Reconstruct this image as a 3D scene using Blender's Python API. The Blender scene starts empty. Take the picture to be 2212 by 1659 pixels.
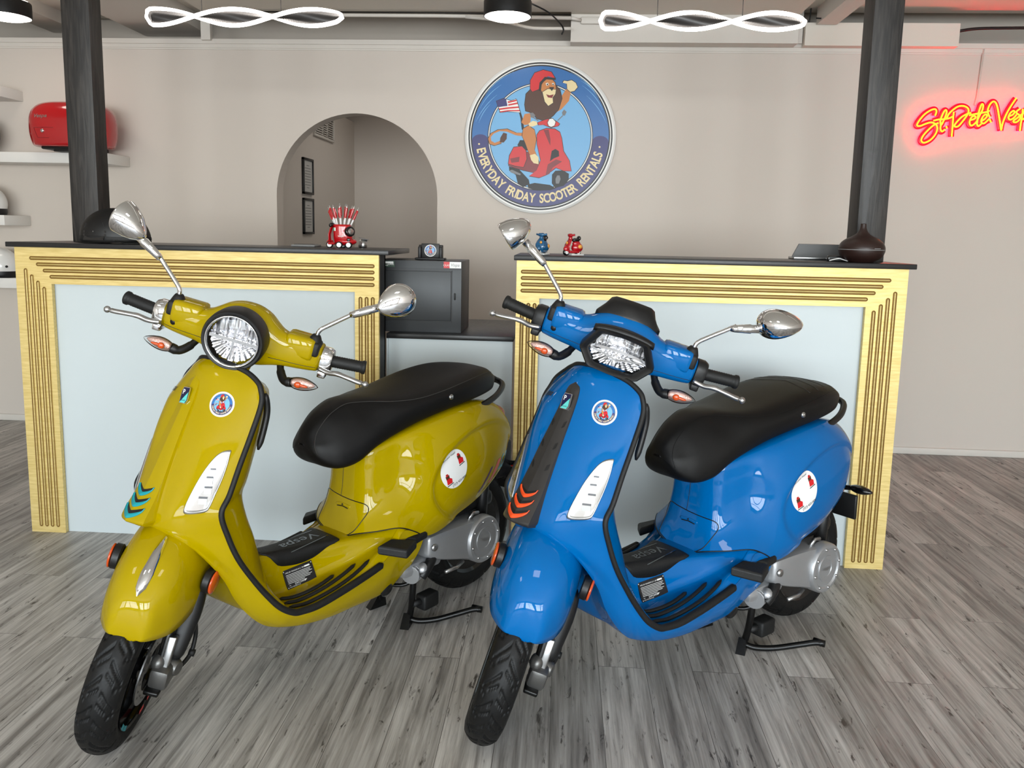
WORLD=.35; DAY=85; EXPO=0.42; REAR=8; SHOP=5
import bpy, math, random
from math import sin, cos, pi, radians, sqrt, atan2
from mathutils import Vector, Matrix
from mathutils.bvhtree import BVHTree
from mathutils.geometry import tessellate_polygon
random.seed(4)
SC = bpy.context.scene
COL = SC.collection

# ------------------------------------------------------------------ materials
def _nt(name):
    m = bpy.data.materials.new(name); m.use_nodes = True
    return m, m.node_tree, m.node_tree.nodes['Principled BSDF']
def srgb(r, g, b):
    f = lambda c: (c/255/12.92) if c/255 <= .04045 else ((c/255+.055)/1.055)**2.4
    return (f(r), f(g), f(b), 1)
def mat(name, rgb, rough=.5, metal=0, coat=0, spec=.5, emit=None, estr=0, trans=0, ior=1.45, alpha=1, coat_rough=.03, noise=None):
    m, nt, p = _nt(name)
    c = srgb(*rgb)
    p.inputs['Base Color'].default_value = c
    p.inputs['Roughness'].default_value = rough
    p.inputs['Metallic'].default_value = metal
    p.inputs['Coat Weight'].default_value = coat
    p.inputs['Coat Roughness'].default_value = coat_rough
    p.inputs['Specular IOR Level'].default_value = spec
    p.inputs['Transmission Weight'].default_value = trans
    p.inputs['IOR'].default_value = ior
    p.inputs['Alpha'].default_value = alpha
    if emit:
        p.inputs['Emission Color'].default_value = srgb(*emit)
        p.inputs['Emission Strength'].default_value = estr
    if noise:                                   # (scale, rough variation, bump)
        sc, rv, bp = noise
        tc = nt.nodes.new('ShaderNodeTexCoord'); n = nt.nodes.new('ShaderNodeTexNoise')
        n.inputs['Scale'].default_value = sc; n.inputs['Detail'].default_value = 3
        nt.links.new(tc.outputs['Object'], n.inputs['Vector'])
        mr = nt.nodes.new('ShaderNodeMapRange')
        mr.inputs['To Min'].default_value = max(0, rough-rv); mr.inputs['To Max'].default_value = min(1, rough+rv)
        nt.links.new(n.outputs['Fac'], mr.inputs['Value']); nt.links.new(mr.outputs[0], p.inputs['Roughness'])
        if bp:
            b = nt.nodes.new('ShaderNodeBump'); b.inputs['Strength'].default_value = bp; b.inputs['Distance'].default_value = .002
            nt.links.new(n.outputs['Fac'], b.inputs['Height']); nt.links.new(b.outputs[0], p.inputs['Normal'])
    return m

# ------------------------------------------------------------------ objects
def link(o, parent=None):
    COL.objects.link(o)
    if parent is not None: o.parent = parent
    return o
def tag(o, label=None, cat=None, group=None, kind=None):
    if label: o['label'] = label
    if cat: o['category'] = cat
    if group: o['group'] = group
    if kind: o['kind'] = kind
    return o
def empty(name, loc=(0,0,0), rz=0, **k):
    o = bpy.data.objects.new(name, None); o.empty_display_size = .1
    o.location = loc; o.rotation_euler = (0,0,rz); link(o); return tag(o, **k)
class MB:
    """collects geometry for ONE mesh object"""
    def __init__(s): s.v=[]; s.f=[]; s.m=[]
    def add(s, v, f, mi=0, M=None):
        n=len(s.v)
        s.v += [tuple((M@Vector(p))) if M is not None else tuple(p) for p in v]
        s.f += [tuple(i+n for i in q) for q in f]; s.m += [mi]*len(f)
        return s
    def box(s, x0,x1,y0,y1,z0,z1, mi=0, b=0, M=None):
        if b<=0:
            v=[(x,y,z) for x in (x0,x1) for y in (y0,y1) for z in (z0,z1)]
            f=[(0,1,3,2),(4,6,7,5),(0,4,5,1),(2,3,7,6),(0,2,6,4),(1,5,7,3)]
            return s.add(v,f,mi,M)
        b=min(b,(x1-x0)/2.01,(y1-y0)/2.01,(z1-z0)/2.01)
        import bmesh
        bm=bmesh.new(); bmesh.ops.create_cube(bm,size=1)
        for q in bm.verts: q.co=Vector(((x0+x1)/2+q.co.x*(x1-x0),(y0+y1)/2+q.co.y*(y1-y0),(z0+z1)/2+q.co.z*(z1-z0)))
        bmesh.ops.bevel(bm,geom=list(bm.edges),offset=b,segments=2,profile=.5,affect='EDGES')
        bm.verts.index_update()
        s.add([q.co[:] for q in bm.verts],[[l.index for l in fa.verts] for fa in bm.faces],mi,M); bm.free(); return s
    def grid(s, rows, mi=0, closed=False, M=None, flip=False, cap0=False, cap1=False):
        nr=len(rows); nc=len(rows[0]); v=[p for r in rows for p in r]; f=[]
        for i in range(nr-1):
            for j in range(nc if closed else nc-1):
                k=(j+1)%nc
                q=(i*nc+j,i*nc+k,(i+1)*nc+k,(i+1)*nc+j)
                f.append(q[::-1] if flip else q)
        if cap0: f.append(tuple(range(nc))[::-1])
        if cap1: f.append(tuple((nr-1)*nc+j for j in range(nc)))
        return s.add(v,f,mi,M)
    def tube(s, path, r, n=10, mi=0, cap=True, M=None, closed=False, flat=1.0, up=None):
        P=[Vector(p) for p in path]; N=len(P); rs=r if isinstance(r,(list,tuple)) else [r]*N
        rows=[]; ref=Vector(up) if up else None; pn=None
        for i,p in enumerate(P):
            if closed: t=(P[(i+1)%N]-P[i-1])
            else: t=(P[min(i+1,N-1)]-P[max(i-1,0)])
            if t.length<1e-9: t=Vector((0,0,1))
            t.normalize()
            if ref is not None: nrm=ref-t*ref.dot(t)
            elif pn is None:
                a=Vector((0,0,1)) if abs(t.z)<.9 else Vector((1,0,0)); nrm=a-t*a.dot(t)
            else: nrm=pn-t*pn.dot(t)
            if nrm.length<1e-6: nrm=t.orthogonal()
            nrm.normalize(); pn=nrm; bi=t.cross(nrm)
            rows.append([tuple(p+(nrm*cos(2*pi*k/n)*flat+bi*sin(2*pi*k/n))*rs[i]) for k in range(n)])
        if closed: rows.append(rows[0]); cap=False
        return s.grid(rows,mi,closed=True,M=M,cap0=cap,cap1=cap)
    def lathe(s, prof, n=32, mi=0, M=None, arc=(0,2*pi)):
        """prof: list of (r, h) around local Z"""
        full=abs(arc[1]-arc[0]-2*pi)<1e-6; rows=[]
        for r,h in prof:
            rows.append([(r*cos(arc[0]+(arc[1]-arc[0])*k/n),r*sin(arc[0]+(arc[1]-arc[0])*k/n),h) for k in range(n if full else n+1)])
        return s.grid(rows,mi,closed=full,M=M)
    def sphere(s, c, r, n=16, m=10, mi=0, M=None):
        rx,ry,rz=(r,r,r) if not isinstance(r,(tuple,list)) else r
        rows=[[(c[0]+rx*sin(pi*i/m)*cos(2*pi*k/n),c[1]+ry*sin(pi*i/m)*sin(2*pi*k/n),c[2]+rz*cos(pi*i/m)) for k in range(n)] for i in range(m+1)]
        return s.grid(rows,mi,closed=True,M=M)
    def poly(s, pts, mi=0, M=None):
        pts=[tuple(p) if len(p)==3 else (p[0],p[1],0) for p in pts]
        t=tessellate_polygon([[Vector(p) for p in pts]])
        return s.add(pts,[tuple(q) for q in t],mi,M)
    def prism(s, pts, h, mi=0, M=None):
        """2D polygon extruded 0..h in z"""
        n=len(pts); t=tessellate_polygon([[Vector((p[0],p[1],0)) for p in pts]])
        v=[(p[0],p[1],0) for p in pts]+[(p[0],p[1],h) for p in pts]
        f=[tuple(q)[::-1] for q in t]+[tuple(i+n for i in q) for q in t]+[(i,(i+1)%n,n+(i+1)%n,n+i) for i in range(n)]
        return s.add(v,f,mi,M)
    def xf(s, fn): s.v=[tuple(fn(p)) for p in s.v]; return s
    def bvh(s): return BVHTree.FromPolygons([Vector(p) for p in s.v], s.f)
    def build(s, name, mats, parent=None, smooth=True, sub=0, angle=None, M=None, solid=0, fixn=True, merge=False, **tags):
        import bmesh
        me=bpy.data.meshes.new(name)
        me.from_pydata(s.v,[],s.f)
        ms=mats if isinstance(mats,(list,tuple)) else [mats]
        for q in ms: me.materials.append(q)
        for p,mi in zip(me.polygons,s.m): p.material_index=mi
        bm=bmesh.new(); bm.from_mesh(me)
        if merge: bmesh.ops.remove_doubles(bm,verts=bm.verts,dist=1e-5)
        if fixn: bmesh.ops.recalc_face_normals(bm,faces=bm.faces)
        bm.to_mesh(me); bm.free()
        if smooth:
            me.polygons.foreach_set('use_smooth',[True]*len(me.polygons))
            if angle is not None: me.set_sharp_from_angle(angle=radians(angle))
        o=bpy.data.objects.new(name,me); link(o,parent)
        if solid:
            d=o.modifiers.new('t','SOLIDIFY'); d.thickness=solid; d.offset=-1
        if sub:
            d=o.modifiers.new('s','SUBSURF'); d.levels=d.render_levels=sub
        if M is not None: o.matrix_local=M
        return tag(o,**tags)

# ------------------------------------------------------------------ curves
def cr(P, n, closed=False):
    """n samples of a Catmull-Rom curve through P, evenly spread per control span"""
    P=[Vector(p) for p in P]; m=len(P); spans=m if closed else m-1; out=[]
    for k in range(n):
        t=k/(n if closed else n-1)*spans; i=min(int(t),spans-1); u=t-i
        if closed: a,b,c,d=P[(i-1)%m],P[i%m],P[(i+1)%m],P[(i+2)%m]
        else:
            b,c=P[i],P[i+1]; a=P[i-1] if i>0 else b*2-c; d=P[i+2] if i+2<m else c*2-b
        out.append(.5*((2*b)+(c-a)*u+(2*a-5*b+4*c-d)*u*u+(3*b-a-3*c+d)*u**3))
    return out
def crs(P, n, closed=False): return [tuple(p) for p in cr(P,n,closed)]
def lerp1(x, xs, ys):
    if x<=xs[0]: return ys[0]
    for i in range(len(xs)-1):
        if x<=xs[i+1]:
            t=(x-xs[i])/(xs[i+1]-xs[i]); t=t
            return ys[i]+(ys[i+1]-ys[i])*t
    return ys[-1]
def surf(rows, nu, nv, mirror=None):
    """bicubic patch through rows of control points: nu per row, nv rows. mirror: list of bool per row - mirrored in y at u=0"""
    R=[]
    for k,row in enumerate(rows):
        row=[Vector(p) for p in row]
        if mirror is not None and mirror[k]:
            e=[Vector((q.x,-q.y,q.z)) for q in row[1:2]]
            full=e+row; N=len(full)-1
            pts=[]
            for j in range(nu):
                t=1+j/(nu-1)*(len(row)-1)
                i=min(int(t),N-1); u=t-i
                b,c=full[i],full[i+1]; a=full[i-1] if i>0 else b*2-c; d=full[i+2] if i+2<=N else c*2-b
                pts.append(.5*((2*b)+(c-a)*u+(2*a-5*b+4*c-d)*u*u+(3*b-a-3*c+d)*u**3))
            R.append(pts)
        else: R.append(cr(row,nu))
    cols=[cr([R[k][j] for k in range(len(R))],nv) for j in range(nu)]
    return [[tuple(cols[j][i]) for j in range(nu)] for i in range(nv)]
def mirror_rows(rows): return [[(p[0],-p[1],p[2]) for p in r] for r in rows]
def orient(z, up=(0,0,1), loc=(0,0,0)):
    """matrix whose local Z is z and whose local Y is as near `up` as it can be"""
    z=Vector(z).normalized(); u=Vector(up); u=u-z*u.dot(z)
    if u.length<1e-6: u=z.orthogonal()
    u.normalize(); x=u.cross(z)
    M=Matrix((x,u,z)).transposed().to_4x4(); M.translation=Vector(loc); return M
# text -> flat triangles
_gc={}
def glyph(s, shear=0, bold=0):
    k=(s,shear,bold)
    if k in _gc: return _gc[k]
    cu=bpy.data.curves.new('t','FONT'); cu.body=s; cu.size=1; cu.shear=shear; cu.offset=bold; cu.resolution_u=4
    cu.align_x='LEFT'; o=bpy.data.objects.new('t',cu); COL.objects.link(o)
    bpy.context.view_layer.update()
    me=bpy.data.meshes.new_from_object(o)
    v=[(p.co.x,p.co.y) for p in me.vertices]; f=[tuple(p.vertices) for p in me.polygons]
    bpy.data.objects.remove(o); bpy.data.meshes.remove(me)
    w=max([p[0] for p in v],default=0.3); x0=min([p[0] for p in v],default=0)
    _gc[k]=(v,f,x0,w); return _gc[k]
def text2d(s, h, shear=0, bold=0, center=True, squeeze=1):
    v,f,x0,w=glyph(s,shear,bold)
    k=h/.7
    off=(x0+w)/2 if center else x0
    return [((p[0]-off)*k*squeeze,p[1]*k) for p in v],f
def add_text(mb, s, h, M, mi=0, shear=0, bold=0, center=True, squeeze=1):
    v,f=text2d(s,h,shear,bold,center,squeeze)
    mb.add([(p[0],p[1],0) for p in v],f,mi,M)
# decals following a surface
class Decal:
    def __init__(s, bvh, c, n, up=(0,0,1), lift=.0008):
        s.b=bvh; n=Vector(n).normalized(); s.n=n
        h=bvh.ray_cast(Vector(c)+n*.3,-n)
        s.c=h[0] if h[0] else Vector(c)
        if h[1] is not None:
            nn=h[1] if h[1].dot(n)>0 else -h[1]
            s.n=nn
        u=Vector(up); u=u-s.n*u.dot(s.n); s.u=u.normalized(); s.r=s.u.cross(s.n); s.lift=lift
    def p(s, x, y, l=0):
        q=s.c+s.r*x+s.u*y
        h=s.b.ray_cast(q+s.n*.12,-s.n)
        if h[0] is None: return tuple(q+s.n*(s.lift+l))
        nn=h[1] if h[1].dot(s.n)>0 else -h[1]
        return tuple(h[0]+nn*(s.lift+l))
    def disc(s, mb, rx, ry, mi, l=0, n=36, rings=6, r0=0, rot=0):
        rows=[]
        for i in range(rings+1):
            k=r0+(1-r0)*i/rings
            rows.append([s.p(*_rot(rx*k*cos(2*pi*j/n),ry*k*sin(2*pi*j/n),rot),l) for j in range(n)])
        mb.grid(rows,mi,closed=True)
    def flat(s, mb, v, f, mi, l=0): mb.add([s.p(p[0],p[1],l) for p in v],f,mi)
    def poly(s, mb, pts, mi, l=0):
        t=tessellate_polygon([[Vector((p[0],p[1],0)) for p in pts]])
        mb.add([s.p(p[0],p[1],l) for p in pts],[tuple(q) for q in t],mi)
def _rot(x,y,a): return (x*cos(a)-y*sin(a),x*sin(a)+y*cos(a))

# ------------------------------------------------------------------ palette
M={}
M['white']=mat('white_paint',(222,220,216),.55,noise=(60,.08,.05))
M['black_plastic']=mat('black_plastic',(14,14,15),.45,noise=(300,.06,.1))
M['black_gloss']=mat('black_gloss',(8,8,9),.18,coat=.5)
M['rubber']=mat('rubber',(11,11,11),.62,noise=(200,.1,.15))
M['tyre']=mat('tyre_rubber',(10,10,10),.55,spec=.35,noise=(150,.1,.1))
M['seat']=mat('seat_vinyl',(9,8,8),.52,spec=.3,noise=(500,.06,.12))
M['thread']=mat('seat_thread',(46,44,42),.7)
M['chrome']=mat('chrome',(225,226,228),.05,1)
M['alu']=mat('brushed_aluminium',(178,178,178),.32,1,noise=(200,.08,0))
M['cast']=mat('cast_metal',(172,173,175),.40,.7,noise=(250,.08,.12))
M['steel_dark']=mat('black_steel',(10,10,10),.3,.2)
M['amber']=mat('amber_lens',(190,70,20),.15,coat=.6)
M['red_lens']=mat('red_lens',(150,14,16),.12,coat=.8)
def clear_mat():
    m,nt,p=_nt('clear_lens'); nt.nodes.remove(p); N=nt.nodes.new; L=nt.links
    t=N('ShaderNodeBsdfTransparent'); t.inputs[0].default_value=(.97,.97,.97,1); g=N('ShaderNodeBsdfGlossy'); g.inputs['Roughness'].default_value=.03
    f=N('ShaderNodeFresnel'); f.inputs[0].default_value=1.4; x=N('ShaderNodeMixShader'); L.new(f.outputs[0],x.inputs[0]); L.new(t.outputs[0],x.inputs[1]); L.new(g.outputs[0],x.inputs[2]); L.new(x.outputs[0],nt.nodes['Material Output'].inputs[0]); return m
M['clear']=clear_mat()
M['reflector']=mat('lamp_reflector',(240,240,243),.2,1)
M['caliper']=mat('caliper_metal',(104,103,101),.4,.75,noise=(200,.1,.1))
M['lens_back']=mat('indicator_back',(214,178,168),.34,.8,noise=(420,.1,.9))
M['graphite']=mat('graphite_trim',(52,50,49),.35,.3)
M['orange']=mat('orange_trim',(226,74,24),.35)
M['teal']=mat('teal_trim',(16,140,150),.35)
M['navy']=mat('navy',(22,24,62),.3)
M['mint']=mat('mint',(95,200,195),.3)
M['decal_white']=mat('decal_white',(228,228,226),.35)
M['decal_black']=mat('decal_black',(20,18,20),.4)
M['decal_red']=mat('decal_red',(200,28,34),.35)
M['decal_darkred']=mat('decal_darkred',(120,20,30),.35)
M['decal_brown']=mat('decal_brown',(74,42,24),.4)
M['decal_tan']=mat('decal_tan',(190,120,60),.4)
M['decal_cream']=mat('decal_cream',(226,208,160),.4)
M['decal_sky']=mat('decal_sky',(110,170,215),.35)
M['decal_blue']=mat('decal_blue',(44,104,168),.3)
M['decal_navy']=mat('decal_navy',(48,48,108),.35)
M['decal_grey']=mat('decal_grey',(110,112,116),.35)
# ------------------------------------------------------------------ round shop emblem (flat artwork)
EM_MATS=['decal_white','decal_black','decal_blue','decal_sky','decal_navy','decal_cream','decal_red','decal_darkred','decal_tan','decal_brown','decal_grey']
EI={k:i for i,k in enumerate(EM_MATS)}
def em_xy(u,v): return ((u-797)/735,-(v-828)/735)
EM_ART=[ # (colour, points in artwork units)
 ('decal_black',[(690,1290),(760,1275),(900,1290),(960,1320),(900,1340),(790,1342),(700,1325)]),
 ('decal_black',[(545,462),(560,470),(625,660),(640,760),(615,760),(600,650)]),            # flag pole
 ('decal_white',[(360,490),(430,465),(500,485),(555,470),(575,530),(595,595),(530,590),(470,585),(400,598),(380,540)]),
 ('decal_navy',[(360,490),(430,465),(455,470),(470,535),(425,540),(380,548)]),
 ('decal_red',[(470,492),(555,474),(560,487),(475,508)]),('decal_red',[(474,520),(565,500),(570,515),(478,533)]),
 ('decal_red',[(385,560),(480,546),(577,538),(582,552),(480,562),(392,574)]),('decal_red',[(396,586),(480,574),(588,572),(592,584),(480,585),(400,597)]),
 ('decal_black',[(500,1120),(600,1150),(690,1240),(700,1280),(640,1310),(590,1280),(570,1200),(505,1160)]),
 ('decal_grey',[(508,1150),(530,1148),(615,1185),(610,1200),(530,1180),(510,1170)]),
 ('decal_tan',[(625,790),(560,790),(470,755),(380,765),(310,800),(285,850),(300,900),(350,915),(420,890),(400,870),(350,890),(315,870),(310,835),(340,800),(400,775),(470,780),(560,815),(625,822)]),
 ('decal_brown',[(400,885),(405,840),(435,790),(470,800),(468,850),(440,885)]),
 ('decal_black',[(575,910),(600,860),(660,860),(700,960),(640,960)]),
 ('decal_darkred',[(495,1080),(600,960),(700,980),(790,1060),(780,1180),(640,1150),(560,1130),(495,1110)]),
 ('decal_red',[(500,1010),(540,930),(620,920),(660,960),(670,1040),(640,1120),(560,1110),(490,1090)]),
 ('decal_darkred',[(505,1040),(600,1020),(595,1070),(520,1080)]),
 ('decal_tan',[(630,750),(680,720),(740,760),(760,850),(745,950),(790,1050),(730,1060),(690,980),(650,880),(620,820)]),
 ('decal_cream',[(700,1005),(750,990),(785,1020),(790,1090),(740,1080),(715,1050)]),
 ('decal_black',[(930,1190),(960,1155),(1030,1150),(1085,1180),(1085,1235),(1040,1290),(960,1310),(930,1270)]),
 ('decal_grey',[(960,1230),(975,1195),(1000,1195),(1010,1230),(995,1275),(965,1275)]),
 ('decal_red',[(790,770),(860,745),(940,750),(990,780),(1010,840),(1030,960),(1090,1050),(1112,1150),(1040,1150),(960,1120),(870,1190),(800,1220),(700,1205),(770,1150),(810,1050),(770,900),(765,810)]),
 ('decal_darkred',[(830,760),(880,755),(900,850),(900,910),(880,870)]),('decal_darkred',[(860,1200),(880,1090),(960,1040),(1020,1060),(930,1120),(900,1180)]),
 ('decal_black',[(900,1060),(915,960),(950,940),(985,960),(990,1010),(940,1030)]),
 ('decal_tan',[(640,610),(700,600),(700,670),(690,710),(640,715),(610,690)]),
 ('decal_tan',[(1000,430),(1040,370),(1085,400),(1070,480),(1000,560),(950,590)]),
 ('decal_cream',[(1050,370),(1045,320),(1005,310),(1015,290),(1050,295),(1090,285),(1130,310),(1150,350),(1120,385),(1080,395)]),
 ('decal_brown',[(690,380),(650,420),(640,520),(650,580),(720,600),(760,650),(850,675),(920,620),(970,560),(1000,460),(980,380),(930,330),(800,380)]),
 ('decal_tan',[(800,330),(830,285),(890,270),(930,310),(940,370),(930,420),(880,450),(820,430),(795,380)]),
 ('decal_cream',[(810,400),(860,370),(940,375),(935,415),(910,450),(915,500),(870,530),(835,490)]),
 ('decal_darkred',[(845,420),(880,430),(920,420),(905,455),(865,450)]),('decal_black',[(870,352),(925,352),(900,390)]),
 ('decal_white',[(838,318),(860,310),(872,330),(850,342)]),('decal_white',[(898,316),(916,312),(924,330),(908,338)]),
 ('decal_black',[(848,322),(862,318),(864,334),(852,336)]),('decal_black',[(905,320),(916,320),(917,334),(907,334)]),
 ('decal_red',[(690,370),(690,290),(730,220),(810,192),(890,210),(930,270),(860,250),(800,290),(780,370),(710,398)]),
 ('decal_black',[(775,380),(785,310),(830,262),(930,268),(930,285),(845,280),(800,320),(792,385)]),
 ('decal_brown',[(750,395),(765,390),(790,480),(860,545),(850,558),(780,500)]),
 ('decal_red',[(770,690),(850,660),(900,650),(960,680),(985,700),(970,720),(900,735),(830,710),(780,715)]),
 ('decal_grey',[(690,600),(720,595),(745,620),(730,650),(700,640)]),('decal_grey',[(1005,590),(1025,562),(1050,585),(1035,620),(1012,620)]),
 ('decal_grey',[(735,640),(780,670),(775,678),(730,648)]),('decal_grey',[(1010,618),(1016,625),(968,672),(962,665)]),
 ('decal_white',[(868,690),(885,655),(915,650),(945,680),(935,715),(905,730),(880,720)]),
 ('decal_cream',[(680,700),(720,675),(760,680),(770,710),(720,730),(690,728)]),
]
def emblem(put_disc, put_poly, put_flat, text=True, white=0):
    """white: width of a pale outer margin"""
    k=1-white
    def ring(r,c,l): put_disc(r,EI[c],l)
    if white: ring(1,'decal_white',0)
    ring(.985*k if not white else k,'decal_white',.0001)
    ring(.965*k,'decal_black',.0002); ring(.945*k,'decal_white',.0003); ring(.932*k,'decal_black',.0004); ring(.915*k,'decal_blue',.0005)
    # navy band
    n=40; a0,a1=radians(183.5),radians(356.5); ro,ri=.915*k,.70*k
    def cap(a,s):
        c=(ro+ri)/2; h=(ro-ri)/2
        return [(cos(a)*(c+h*cos(t))-sin(a)*h*.7*sin(t)*s, sin(a)*(c+h*cos(t))+cos(a)*h*.7*sin(t)*s) for t in [pi*i/10 for i in range(11)]]
    outer=[(ro*cos(a0+(a1-a0)*i/n),ro*sin(a0+(a1-a0)*i/n)) for i in range(n+1)]
    inner=[(ri*cos(a1-(a1-a0)*i/n),ri*sin(a1-(a1-a0)*i/n)) for i in range(n+1)]
    v=[];f=[]
    for i in range(n+1): v+= [outer[i],inner[n-i]]
    f=[(2*i,2*i+2,2*i+3,2*i+1) for i in range(n)]
    put_flat(v,f,EI['decal_navy'],.0006)
    put_poly(cap(a1,1),EI['decal_navy'],.0006); put_poly(cap(a0,-1),EI['decal_navy'],.0006)
    ring(.705*k,'decal_black',.0007); ring(.695*k,'decal_white',.0008); ring(.683*k,'decal_black',.0009); ring(.674*k,'decal_sky',.0010)
    for i,(c,pts) in enumerate(EM_ART):
        if c!='decal_black' or len(pts)>4:
            cx=sum(p[0] for p in pts)/len(pts); cy=sum(p[1] for p in pts)/len(pts)
            if len(pts)>6:
                o=[]
                for p in pts:
                    dx,dy=p[0]-cx,p[1]-cy; d=sqrt(dx*dx+dy*dy)+1e-6
                    o.append(tuple(k*q for q in em_xy(p[0]+dx/d*6,p[1]+dy/d*6)))
                put_poly(o,EI['decal_black'],.0012+i*.00003)
        put_poly([tuple(k*q for q in em_xy(*p)) for p in pts],EI[c],.00122+i*.00003)
    for u,vv in ((195,903),(1383,915)):
        x,y=em_xy(u,vv); put_poly([(k*x+.013*cos(t*pi/5),k*y+.013*sin(t*pi/5)) for t in range(10)],EI['decal_cream'],.0012)
    if text:
        s='EVERYDAY FRIDAY SCOOTER RENTALS'; h=.118*k; sq=.74
        adv=[]
        for ch in s:
            if ch==' ': adv.append(h*.62); continue
            _,_,x0,w=glyph(ch,0,.028); adv.append((w-x0)*h/.7*sq+h*.17)
        tot=sum(adv); rb=.865*k; A0,A1=radians(191.2),radians(346.6); pos=0
        for ch,ad in zip(s,adv):
            a=A0+(A1-A0)*(pos+ad/2)/tot; pos+=ad
            if ch==' ': continue
            v,fc=text2d(ch,h,0,.028,True,sq)
            cx,cy=rb*cos(a),rb*sin(a); dx,dy=-cos(a),-sin(a)   # up towards the centre
            rx,ry=dy,-dx
            put_flat([(cx+rx*p[0]+dx*p[1],cy+ry*p[0]+dy*p[1]) for p in v],fc,EI['decal_cream'],.0013)
# ------------------------------------------------------------------ room  (x right, y away from the viewer, z up)
def floor_material():
    m,nt,p=_nt('grey_wood_planks'); L=nt.links; N=nt.nodes.new
    tc=N('ShaderNodeTexCoord'); mp=N('ShaderNodeMapping'); mp.inputs['Rotation'].default_value=(0,0,pi/2); L.new(tc.outputs['Object'],mp.inputs['Vector'])
    br=N('ShaderNodeTexBrick'); br.offset=.37; br.offset_frequency=2
    br.inputs['Scale'].default_value=1; br.inputs['Brick Width'].default_value=1.22; br.inputs['Row Height'].default_value=.152
    br.inputs['Mortar Size'].default_value=.0008; br.inputs['Mortar Smooth'].default_value=.2; br.inputs['Bias'].default_value=0
    br.inputs['Color1'].default_value=(0,0,0,1); br.inputs['Color2'].default_value=(1,1,1,1); br.inputs['Mortar'].default_value=(.5,.5,.5,1)
    L.new(mp.outputs[0],br.inputs['Vector'])
    # grain, shifted per plank
    sep=N('ShaderNodeSeparateColor'); L.new(br.outputs['Color'],sep.inputs[0])
    off=N('ShaderNodeCombineXYZ'); mu=N('ShaderNodeMath'); mu.operation='MULTIPLY'; mu.inputs[1].default_value=37; L.new(sep.outputs[0],mu.inputs[0]); L.new(mu.outputs[0],off.inputs[0]); L.new(mu.outputs[0],off.inputs[2])
    ad=N('ShaderNodeVectorMath'); ad.operation='ADD'; L.new(mp.outputs[0],ad.inputs[0]); L.new(off.outputs[0],ad.inputs[1])
    def noise(sc,scale,det,rough=.6,dist=0):
        m2=N('ShaderNodeMapping'); m2.inputs['Scale'].default_value=sc; L.new(ad.outputs[0],m2.inputs['Vector'])
        n=N('ShaderNodeTexNoise'); n.inputs['Scale'].default_value=scale; n.inputs['Detail'].default_value=det; n.inputs['Roughness'].default_value=rough; n.inputs['Distortion'].default_value=dist
        L.new(m2.outputs[0],n.inputs['Vector']); return n
    g1=noise((1,16,1),2.2,6,.62,.35); g2=noise((1.2,60,1),3.0,4,.6); g3=noise((1,2.5,1),1.6,3); g4=noise((2.2,11,1),2.6,5,.7,1.2); g5=noise((1,5,1),9,3)
    def ramp(src,stops):
        r=N('ShaderNodeValToRGB'); L.new(src,r.inputs[0]); e=r.color_ramp.elements
        while len(e)<len(stops): e.new(.5)
        for q,(pos,c) in zip(e,stops): q.position=pos; q.color=c
        return r
    base=ramp(g1.outputs['Fac'],[(.32,srgb(122,118,114)),(.44,srgb(158,154,149)),(.55,srgb(182,178,173)),(.72,srgb(206,203,198))])
    def mix(a,b,fac,mode='MULTIPLY'):
        x=N('ShaderNodeMix'); x.data_type='RGBA'; x.blend_type=mode
        if isinstance(fac,float): x.inputs[0].default_value=fac
        else: L.new(fac,x.inputs[0])
        L.new(a,x.inputs[6])
        if isinstance(b,tuple): x.inputs[7].default_value=b
        else: L.new(b,x.inputs[7])
        return x.outputs[2]
    c=mix(base.outputs[0],ramp(g2.outputs['Fac'],[(.36,(.74,.73,.72,1)),(.55,(1,1,1,1))]).outputs[0],.75)
    c=mix(c,ramp(g3.outputs['Fac'],[(.3,(.80,.79,.78,1)),(.65,(1.05,1.05,1.05,1))]).outputs[0],.8)
    # dark cracks and knots
    cr_=ramp(g4.outputs['Fac'],[(.37,(0,0,0,1)),(.42,(1,1,1,1))]); gate=ramp(g5.outputs['Fac'],[(.46,(0,0,0,1)),(.58,(1,1,1,1))])
    inv=N('ShaderNodeMath'); inv.operation='SUBTRACT'; inv.inputs[0].default_value=1; L.new(cr_.outputs[0],inv.inputs[1])
    kk=N('ShaderNodeMath'); kk.operation='MULTIPLY'; L.new(inv.outputs[0],kk.inputs[0]); L.new(gate.outputs[0],kk.inputs[1])
    c=mix(c,srgb(72,67,63),kk.outputs[0],'MIX')
    tone=N('ShaderNodeMapRange'); tone.inputs['To Min'].default_value=.72; tone.inputs['To Max'].default_value=1.16; L.new(sep.outputs[0],tone.inputs['Value'])
    cc=N('ShaderNodeCombineColor'); [L.new(tone.outputs[0],cc.inputs[i]) for i in range(3)]
    c=mix(c,cc.outputs[0],1.0)
    c=mix(c,srgb(60,56,52),br.outputs['Fac'],'MIX')
    L.new(c,p.inputs['Base Color']); p.inputs['Roughness'].default_value=.42; p.inputs['Specular IOR Level'].default_value=.35
    rr=N('ShaderNodeMapRange'); rr.inputs['To Min'].default_value=.36; rr.inputs['To Max'].default_value=.54; L.new(g1.outputs['Fac'],rr.inputs['Value']); L.new(rr.outputs[0],p.inputs['Roughness'])
    b=N('ShaderNodeBump'); b.inputs['Strength'].default_value=.25; b.inputs['Distance'].default_value=.0015; L.new(g2.outputs['Fac'],b.inputs['Height']); L.new(b.outputs[0],p.inputs['Normal'])
    return m
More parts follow.
